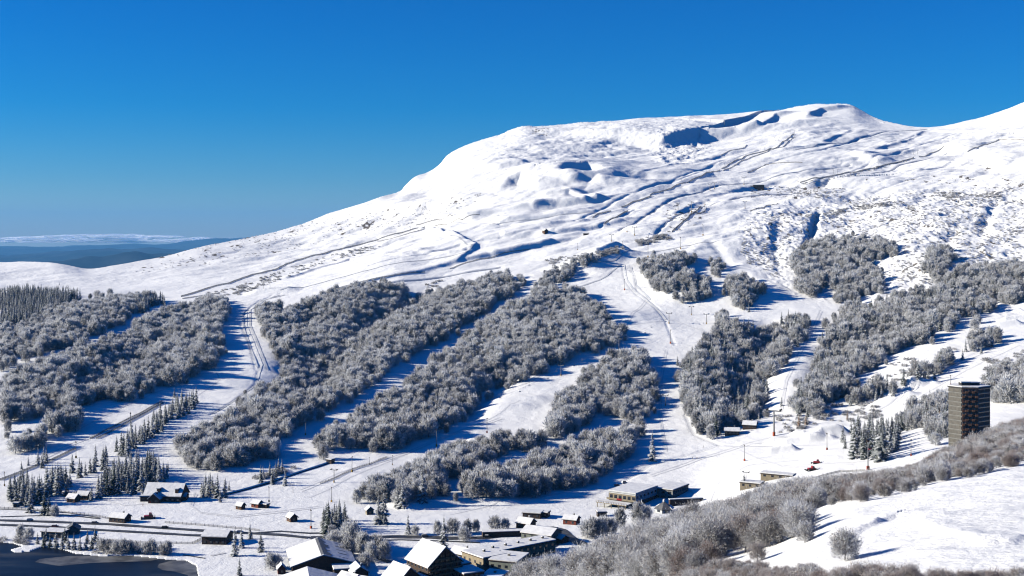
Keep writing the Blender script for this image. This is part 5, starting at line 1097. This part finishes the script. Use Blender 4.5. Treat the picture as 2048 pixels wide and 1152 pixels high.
for u, v, _ in DL:
    for du in (-3.5, 3.5): place('D', u + du, v, 7, 'thin pylon of the double drag lift along the zigzag fences', 'drag lift pylon', 'pylons of the zigzag drag lift', rz=0 if du < 0 else 180)
for u, v in ((1752,327),(1831,309),(1900,284),(1940,276),(1998,271),(2023,268),(1671,347)):
    for du in (-4, 4): place('D', u + du, v, 9, 'thin pylon of the double drag lift on the upper right ridge', 'drag lift pylon', 'pylons of the right drag lift', rz=0 if du < 0 else 180)
for i, (u, v, h, l) in enumerate([(527,577,9,'left of the two drag lift masts at the bend above the left piste'),(540,577,11,'right of the two drag lift masts at the bend above the left piste'),(821,461,8,'small mast at the upper end of the longest fence'),(706,497,9,'small mast beside the dwarf trees at the middle of the longest fence'),(586,985,17,'drag lift mast left of the bright lower central piste')]): place('D', u, v, h, l, 'drag lift pylon')
LN = [('L',1489,922,33,'orange-footed snow lance on the wide slope left of the snow heaps'),('L',1822,912,34,'red-footed snow lance above the near wood, left of the tower'),('L',1736,938,60,'tall dark lamp pole at the upper edge of the near wood'),
 ('L',1654,900,34,'snow lance among the snow heaps of the park'),('Y',538,1004,31,'tall pole behind the red-brown lift hut'),('L',622,1057,38,'tall pole beside the road left of the dark conifer clump'),('Y',663,1004,30,'slim pole on the lower central piste above the road'),
 ('Y',704,944,31,'slim pole left of the yellow-padded post'),('L',739,929,12,'stubby yellow-padded post at the wood edge'),('Y',785,930,20,'slim blue-grey pole in the middle of the lower central piste'),('Y',873,893,34,'yellow-footed pole at the shade edge of the lower central piste'),
 ('L',974,866,30,'orange-footed pole high on the lower central piste'),('Y',611,870,26,'pole in the shaded diagonal aisle between the woods'),('Y',152,916,33,'slim pole at the top of the lowest left fence'),('Y',261,868,43,'tall slim pole beside the two parallel fences'),('Y',9,972,28,'slim pole at the far left edge'),
 ('L',1249,580,22,'pole on the curved piste above the sunny bowl'),('L',1341,687,28,'orange-footed pole in the centre of the sunny bowl'),('Y',1296,515,26,'slim pole above the left round wood of the ridge'),('Y',1361,498,24,'yellow-footed pole above the round woods of the ridge'),
 ('Y',1406,471,22,'slim pole on the steep nose above a blue hollow'),('Y',1478,465,15,'slim pole on the craggy slope'),('Y',1326,429,12,'slim pole on the nose beside the dotted shrubs'),('Y',1383,425,22,'slim pole beside the thick fence'),('Y',1410,410,16,'slim pole at the top of the thick fence'),
 ('Y',1254,464,17,'slim dark pole left of the small firs'),('Y',1297,489,18,'slim pole right of the small firs'),('L',1901,770,20,'thin mast behind the tower roof'),('Y',1460,722,14,'thin pole at the wood edge of the sunny bowl'),('Y',1245,498,16,'pole at the head of the curved piste'),('Y',1089,560,20,'pole on the small aisle above the big central wood'),('Y',1155,500,14,'pole above the dwarf fir band')]
for k, u, v, h, l in LN:
    if u in (1736,) : v = 940
    place(k, u, v, h, l, 'pole', rz=random.uniform(0, 360))
# chairlift cable and chairs along the central woods
cab = [at(990, 815)] + [at(1122, 752), at(1238, 699), at(1338, 647)]
tops = [Vector(p) + Vector((0, 0, 9.0)) for p in cab]; m = MB()
for side in (-2.4, 2.4):
    for a, b_ in zip(tops[:-1], tops[1:]):
        s = Vector((side, 0, 0)); N_ = 8; pr = None
        for i in range(N_ + 1):
            t_ = i / N_; p = a.lerp(b_, t_) + s - Vector((0, 0, 4*t_*(1-t_)*1.6))
            if pr is not None: m.tube(pr, p, .045, .045, 5)
            pr = p
tag(m.build('lift_cable', M_STEEL), 'pair of chairlift cables strung past the big central wood', 'cable')
cp = None
for i in range(14):
    f = (i + .5) / 14 * 3; k = min(int(f), 2); t_ = f - k; p = tops[k].lerp(tops[k+1], t_) + Vector((2.4 if i % 2 else -2.4, 0, -4*t_*(1-t_)*1.6))
    if cp is None:
        cp = empty('lift_chair', p); c = cp; m = MB(); m.tube((0, 0, 0), (0, .1, -2.6), .06, .06, 6); m.build('hanger', M_STEEL, c)
        m = MB(); m.box(-1.1, 1.1, -.25, .35, -3.1, -2.98); m.build('seat', M_WHITEP, c); m = MB(); m.box(-1.1, 1.1, .36, .44, -3.05, -2.3); m.build('backrest', M_WHITEP, c); m = MB(); m.tube((-1.1, -.2, -2.6), (1.1, -.2, -2.6), .05, .05, 6); m.build('safety_bar', M_STEEL, c)
    else: c = copy_tree(cp)
    c.location = p; tag(c, 'small pale chair hanging from the chairlift cables by the central wood', 'lift chair', 'chairs on the chairlift')

def groomer(loc, rz, label, sc_=1.0):
    t = empty('snow_groomer', loc, rz); t.scale = (sc_,)*3; tag(t, label, 'snow groomer')
    m = MB(); m.prism([(-2.1, .8), (2.3, .8), (2.5, 1.3), (2.1, 1.7), (-2.1, 1.7), (-2.4, 1.3)], -1.3, 1.3); m.build('body', M_REDP, t)
    m = MB(); m.prism([(.1, 1.72), (2.0, 1.72), (1.5, 2.9), (.3, 3.0)], -1.15, 1.15); cb = m.build('cab', M_REDP, t); m = MB(); m.prism([(.35, 1.95), (1.85, 1.95), (1.45, 2.75), (.45, 2.8)], -1.18, 1.18); m.build('window', M_GLASS, cb)
    for s in (-1, 1):
        m = MB(); y0, y1 = sorted((s*1.32, s*2.3)); m.prism([(-2.3, .3), (-1.9, 0), (1.9, 0), (2.4, .35), (2.2, .85), (-2.1, .85)], y0, y1); m.build('track', M_BLACK, t)
    m = MB(); m.prism([(3.0, 0), (3.5, .1), (3.3, 1.3), (3.1, 1.3)], -2.6, 2.6); m.box(2.3, 3.1, -.3, .3, .5, .8); m.build('blade', M_BLACK, t); m = MB(); m.box(-3.9, -3.1, -2.3, 2.3, .05, .7); m.box(-3.1, -2.2, -.3, .3, .5, .7); m.build('tiller', M_BLACK, t)
groomer(at(1623, 941), R(10), 'red snow groomer, lower of the two parked on the slope above the near wood', 1.05)
groomer(at(1633, 927), R(-20), 'red snow groomer, upper of the two parked on the slope above the near wood', 0.95)
groomer(at(297, 1037), R(15), 'small dark red groomer parked on the valley floor below the farmhouse', 1.25)
groomer(at(1745, 903), R(10), 'orange-red groomer half hidden at the foot of the tall conifer clump', 1.2)
groomer(at(1547, 952), R(35), 'dark machine parked on the slope above the lift station', 1.1)
def car(loc, rz, paint, label, van=False):
    t = empty('parked_van' if van else 'parked_car', loc, rz); tag(t, label, 'van' if van else 'car'); k = 1.35 if van else 1.0
    m = MB(); m.prism([(-2.1, .35), (2.1, .35), (2.15, .8), (1.2, .95), (.7, 1.45*k), (-1.7, 1.5*k), (-2.1, .95)], -.88, .88); m.build('body', paint, t)
    m = MB(); m.prism([(-1.6, .98), (1.0, .98), (.6, 1.38*k), (-1.5, 1.42*k)], -.9, .9); m.build('window', M_GLASS, t)
    for x in (-1.3, 1.3):
        for y in (-.82, .82): m = MB(); m.tube((x, y-.12, .34), (x, y+.12, .34), .34, .34, 12); m.build('wheel', M_BLACK, t)
    m = MB(); m.box(-1.5, .5, -.75, .75, 1.46*k+.03, 1.46*k+.2); m.build('snow_cover', M_SNOW, t)
car(at(1234, 972), R(20), M_BLUEP, 'dark blue car parked in the shade behind the ski lodge'); car(at(1249, 967), R(20), M_WHITEP, 'white van parked in the shade behind the ski lodge', True)
for i, (u, v, pm, cl) in enumerate(((1108,1072,M_WHITEP,'white car on the dark yard below the road bend, left one'),(1118,1076,M_BLUEP,'dark car on the dark yard below the road bend, between white and silver ones'),(1128,1079,M_STEEL,'silver car on the dark yard below the road bend'),(975,1076,M_BLACK,'black car on the valley road before the parking deck'),
    (940,1076,M_WHITEP,'white car on the valley road below the russet tree'),(850,1074,M_STEEL,'silver car on the valley road below the garden trees'),(480,1066,M_WHITEP,'white car on the valley road above the frosted lakeside firs'),(330,1057,M_BLACK,'black car on the valley road near the dark hut'),(60,1042,M_WHITEP,'white car on the upper valley road at the far left'),(110,1055,M_REDP,'red car on the lower valley road by the lake'))):
    car(at(u, v, dz=.3), R(random.uniform(-15, 15)), pm, cl)
car(at(1100, 1062), R(-25), M_BLUEP, 'dark car on the bend of the valley road')
car(at(700, 1076), R(3), M_REDP, 'red car on the valley road right of the copse'); car(at(190, 1047), R(-4), M_BLUEP, 'dark car on the upper valley road at the left')
car((*spot(802, 700)[:2], spot(802, 700)[2]+.2), R(20), M_REDP, 'dark red car parked beside the tall hotel')

def skier(loc, rz, jm, label):
    me = bpy.data.meshes.new('person'); J = [(0,0,.95),(0,.02,1.25),(0,.0,1.45),(0,-.05,1.56),(0,-.06,1.72),(.11,0,.9),(.13,-.1,.5),(.13,.02,.08),(.13,-.14,.05),(-.11,0,.9),(-.13,-.12,.5),(-.13,0,.08),(-.13,-.16,.05),(.2,0,1.4),(.3,-.08,1.14),(.34,-.3,1.05),(-.2,0,1.4),(-.3,-.08,1.14),(-.34,-.3,1.05)]
    E = [(0,1),(1,2),(2,3),(3,4),(0,5),(5,6),(6,7),(7,8),(0,9),(9,10),(10,11),(11,12),(2,13),(13,14),(14,15),(2,16),(16,17),(17,18)]
    Rd = [.17,.16,.14,.06,.12,.1,.075,.055,.06,.1,.075,.055,.06,.08,.055,.045,.08,.055,.045]
    me.from_pydata(J, E, []); o = bpy.data.objects.new('person', me); C.objects.link(o); sk = o.modifiers.new('skin', 'SKIN'); sv = me.skin_vertices[0].data if me.skin_vertices else None
    if sv is None:
        me.attributes; bpy.context.view_layer.objects.active = o; o.select_set(True); bpy.ops.object.mode_set(mode='EDIT') if False else None
    if sv:
        for v, r_ in zip(sv, Rd): v.radius = (r_, r_)
        sv[0].use_root = True
    o.modifiers.new('sub', 'SUBSURF').levels = 1; me.materials.append(jm); o.location = loc; o.rotation_euler = (0, 0, rz); tag(o, label, 'person')
    for s in (-1, 1): m = MB(); m.box(s*.13-.05, s*.13+.05, -.95, .8, 0.0, .03); m.build('ski', M_BLACK, o)
    m = MB(); m.tube((0, -.06, 1.62), (0, -.06, 1.86), .12, .1, 10); m.build('helmet', M_BLACK, o); return o
for u, v, mm, l in ((1385,918,M_BLUEP,'skier in dark clothes, left of the pair on the wide slope'),(1394,918,M_YELLOW,'skier in yellow, right of the pair on the wide slope'),(1407,895,M_BLACK,'lone skier in black above the pair on the wide slope'),
    (503,628,M_REDP,'skier in red on the upper curve of the left piste'),(517,608,M_BLACK,'skier in black at the top of the left piste'),(522,692,M_ORANGE,'skier in orange halfway down the left piste'),(531,718,M_BLACK,'skier in black low on the left piste'),(286,1012,M_REDP,'walker in red on the snow below the farmhouse'),(1407,648,M_BLUEP,'skier in dark blue beside the right pylon of the sunny bowl')):
    skier(at(u, v), random.uniform(0, 6), mm, l)

# ------------------------------------------------------------------ single trees that stand apart
def lone(kind, u, v, s, lab, i=0, cat='tree'):
    x, y, z = gpos(u, v, 560); src = {'K': FKD if 'dark' in lab else FK, 'B': FB, 'L': FL, 'N': NB}[kind]; ind({'K': 'conifer', 'B': 'bare_tree', 'L': 'larch', 'N': 'bare_tree'}[kind], (x, y, z, s), *src[i % len(src)], lab, cat, None)
for a in (('K',1305,921,1.85,'big rime-covered conifer standing alone in the shaded lane left of the wide slope',3),('K',1355,731,0.85,'small dark conifer alone at the entrance of the narrow piste',0),
  ('K',470,1112,1.35,'frosted conifer, larger one below the boarded hall',2),('K',483,1096,1.0,'frosted conifer close beside the larger one below the boarded hall',1),('K',522,1104,1.0,'dark conifer alone right of the boarded hall',0),('K',500,1078,0.8,'conifer at the roadside right of the boarded hall',2),
  ('K',479,1152,0.8,'small conifer at the bottom edge above the lake tip',0),('K',89,1030,1.35,'stout dark conifer beside the fence left of the valley road',0),('K',98,1031,1.1,'second dark conifer touching the stout one by the fence',1),('B',109,1032,0.7,'small bare tree at the right of the two dark conifers',0),
  ('K',816,1068,1.0,'small dark conifer below the snow ramp',1),('K',888,1098,1.6,'tall frosted conifer behind the tall hotel',2),('K',805,1015,1.6,'tall frosted conifer left of the snow ramp',3),('K',795,1013,1.2,'slim frosted conifer next to the tall one left of the snow ramp',2),
  ('K',757,1048,1.5,'tall dark conifer right of the yellow-brown hut',0),('K',768,1048,1.7,'taller of the dark conifers right of the yellow-brown hut',1),('K',845,1004,1.9,'largest grey conifer at the right foot of the lower wood',2),('K',1488,978,0.9,'dark conifer hiding the low beige-gabled building',0),
  ('B',540,1138,0.75,'bare round tree left of the little red hut, nearer the lake',1),('B',552,1136,0.7,'bare round tree directly above the little red hut',2),('B',830,1070,0.6,'bare garden tree right of the small dark conifer',0),('B',875,1069,0.7,'bare garden tree left in the row below the snow ramp',3),
  ('B',905,1068,0.9,'taller bare garden tree in the middle of the row below the snow ramp',4),('B',935,1066,0.7,'bare garden tree in the row, before the pair below the ramp',1),('B',952,1064,0.7,'bare garden tree left of the pair below the ramp',5),('B',990,1060,0.8,'bare garden tree, left one of the pair near the dark parking deck',2),
  ('B',1010,1058,0.7,'bare garden tree, right one of the pair near the dark parking deck',0),('B',928,1082,0.8,'russet bare tree on the bank above the dark parking deck',4),('B',1240,1056,1.0,'leafless tree below the ski lodge terrace',3),('B',1276,1046,1.1,'frosted round tree left of the grey pointed pavilion',1),('B',1290,1042,0.9,'frosted tree touching the grey pointed pavilion',2),
  ('B',1175,1076,1.1,'bare tree left in the group beside the road bend',0),('B',1188,1076,1.1,'bare tree in the middle of the group beside the road bend',5),('B',1204,1074,1.0,'bare tree right in the group beside the road bend',3),('B',1220,1070,1.0,'bare tree rightmost of the group beside the road bend',4),
  ('L',1598,855,0.85,'orange larch at the foot of the narrow right-hand piste',0),('L',1612,850,0.8,'orange larch right of the first one at the narrow piste foot',1),('L',196,980,0.8,'pale orange larch at the left tip of the plantation',0),('L',212,975,0.9,'orange larch inside the left side of the plantation',1),('L',1880,850,1.0,'orange larch in front of the dark thicket behind the tower',0),
  ('L',1695,838,0.6,'small orange larch among the shrubs of the park slope',1),('L',1876,745,0.5,'tiny orange larch at the end of the strip wood',0),
  ('B',770,1120,0.9,'bare round tree between the halls and the chalet',1),('B',755,1110,1.0,'bare spreading tree right of the sliding-snow hall',2),('B',742,1124,0.9,'bare bushy tree below the sliding-snow hall',3),('B',728,1136,0.8,'bare bushy tree by the corner of the bottom hall',4),
  ('K',1783,872,1.2,'dark conifer standing forward right of the tall clump',1),('K',1790,903,0.9,'short conifer at the right foot of the tall clump',2)):
    lone(*a)
# big round shrub on the snow bank
x, y, z = gpos(1690, 1120, 60)
r = ind('round_shrub', (x, y, z, 0.5), *NB[1], 'round pale shrub standing alone on the foreground snow bank', 'shrub', None)
for u, v, s, l in ((1515,1122,.36,'brown shrub at the lower left end of the bank'),(1990,930,.35,'shrub on the upper edge of the bank near the tower')):
    x, y, z = gpos(u, v, 60); ind('shrub', (x, y, z, s), *NBB[0], l, 'shrub', None)
# shore trees by the lake
SHORE_T = [(75,1088),(88,1092),(100,1094),(112,1096),(124,1098),(136,1098),(148,1100),(160,1101),(172,1100),(184,1098),(196,1096),(92,1082),(130,1086),(175,1086),(190,1084)]
for i, (u, v) in enumerate(SHORE_T): x, y, z = gpos(u, v, 560); ind('conifer', (x, y, max(z, SHORE+.2), random.uniform(.55, .85)), *FKD[i % 3], 'dark conifer in the row in front of the lakeside houses', 'conifer', 'conifers on the lake shore')
for i, (u, v) in enumerate([(205,1102),(218,1104),(232,1106),(245,1107),(258,1107),(225,1098),(292,1108),(303,1108),(326,1110),(336,1110),(58,1078),(40,1076)]):
    x, y, z = gpos(u, v, 560); ind('bare_tree', (x, y, max(z, SHORE+.2), random.uniform(.45, .75)), *FB[i % 6], 'frosted bushy tree in the row along the lake bank', 'tree', 'bushy trees along the lake bank')
# ------------------------------------------------------------------ air
HAZE_D = 2.0e-5
m = MB(); m.box(-42000, 42000, -300, 50000, -1200, 900)
hz = bpy.data.materials.new('haze'); hz.use_nodes = True; nt = hz.node_tree; nt.nodes.clear()
oo = nt.nodes.new('ShaderNodeOutputMaterial'); pv = nt.nodes.new('ShaderNodeVolumePrincipled')
pv.inputs['Color'].default_value = (0.16, 0.50, 1.0, 1); pv.inputs['Density'].default_value = HAZE_D; pv.inputs['Anisotropy'].default_value = 0.0
nt.links.new(pv.outputs[0], oo.inputs['Volume'])
haze = m.build('haze', hz); tag(haze, kind='stuff')
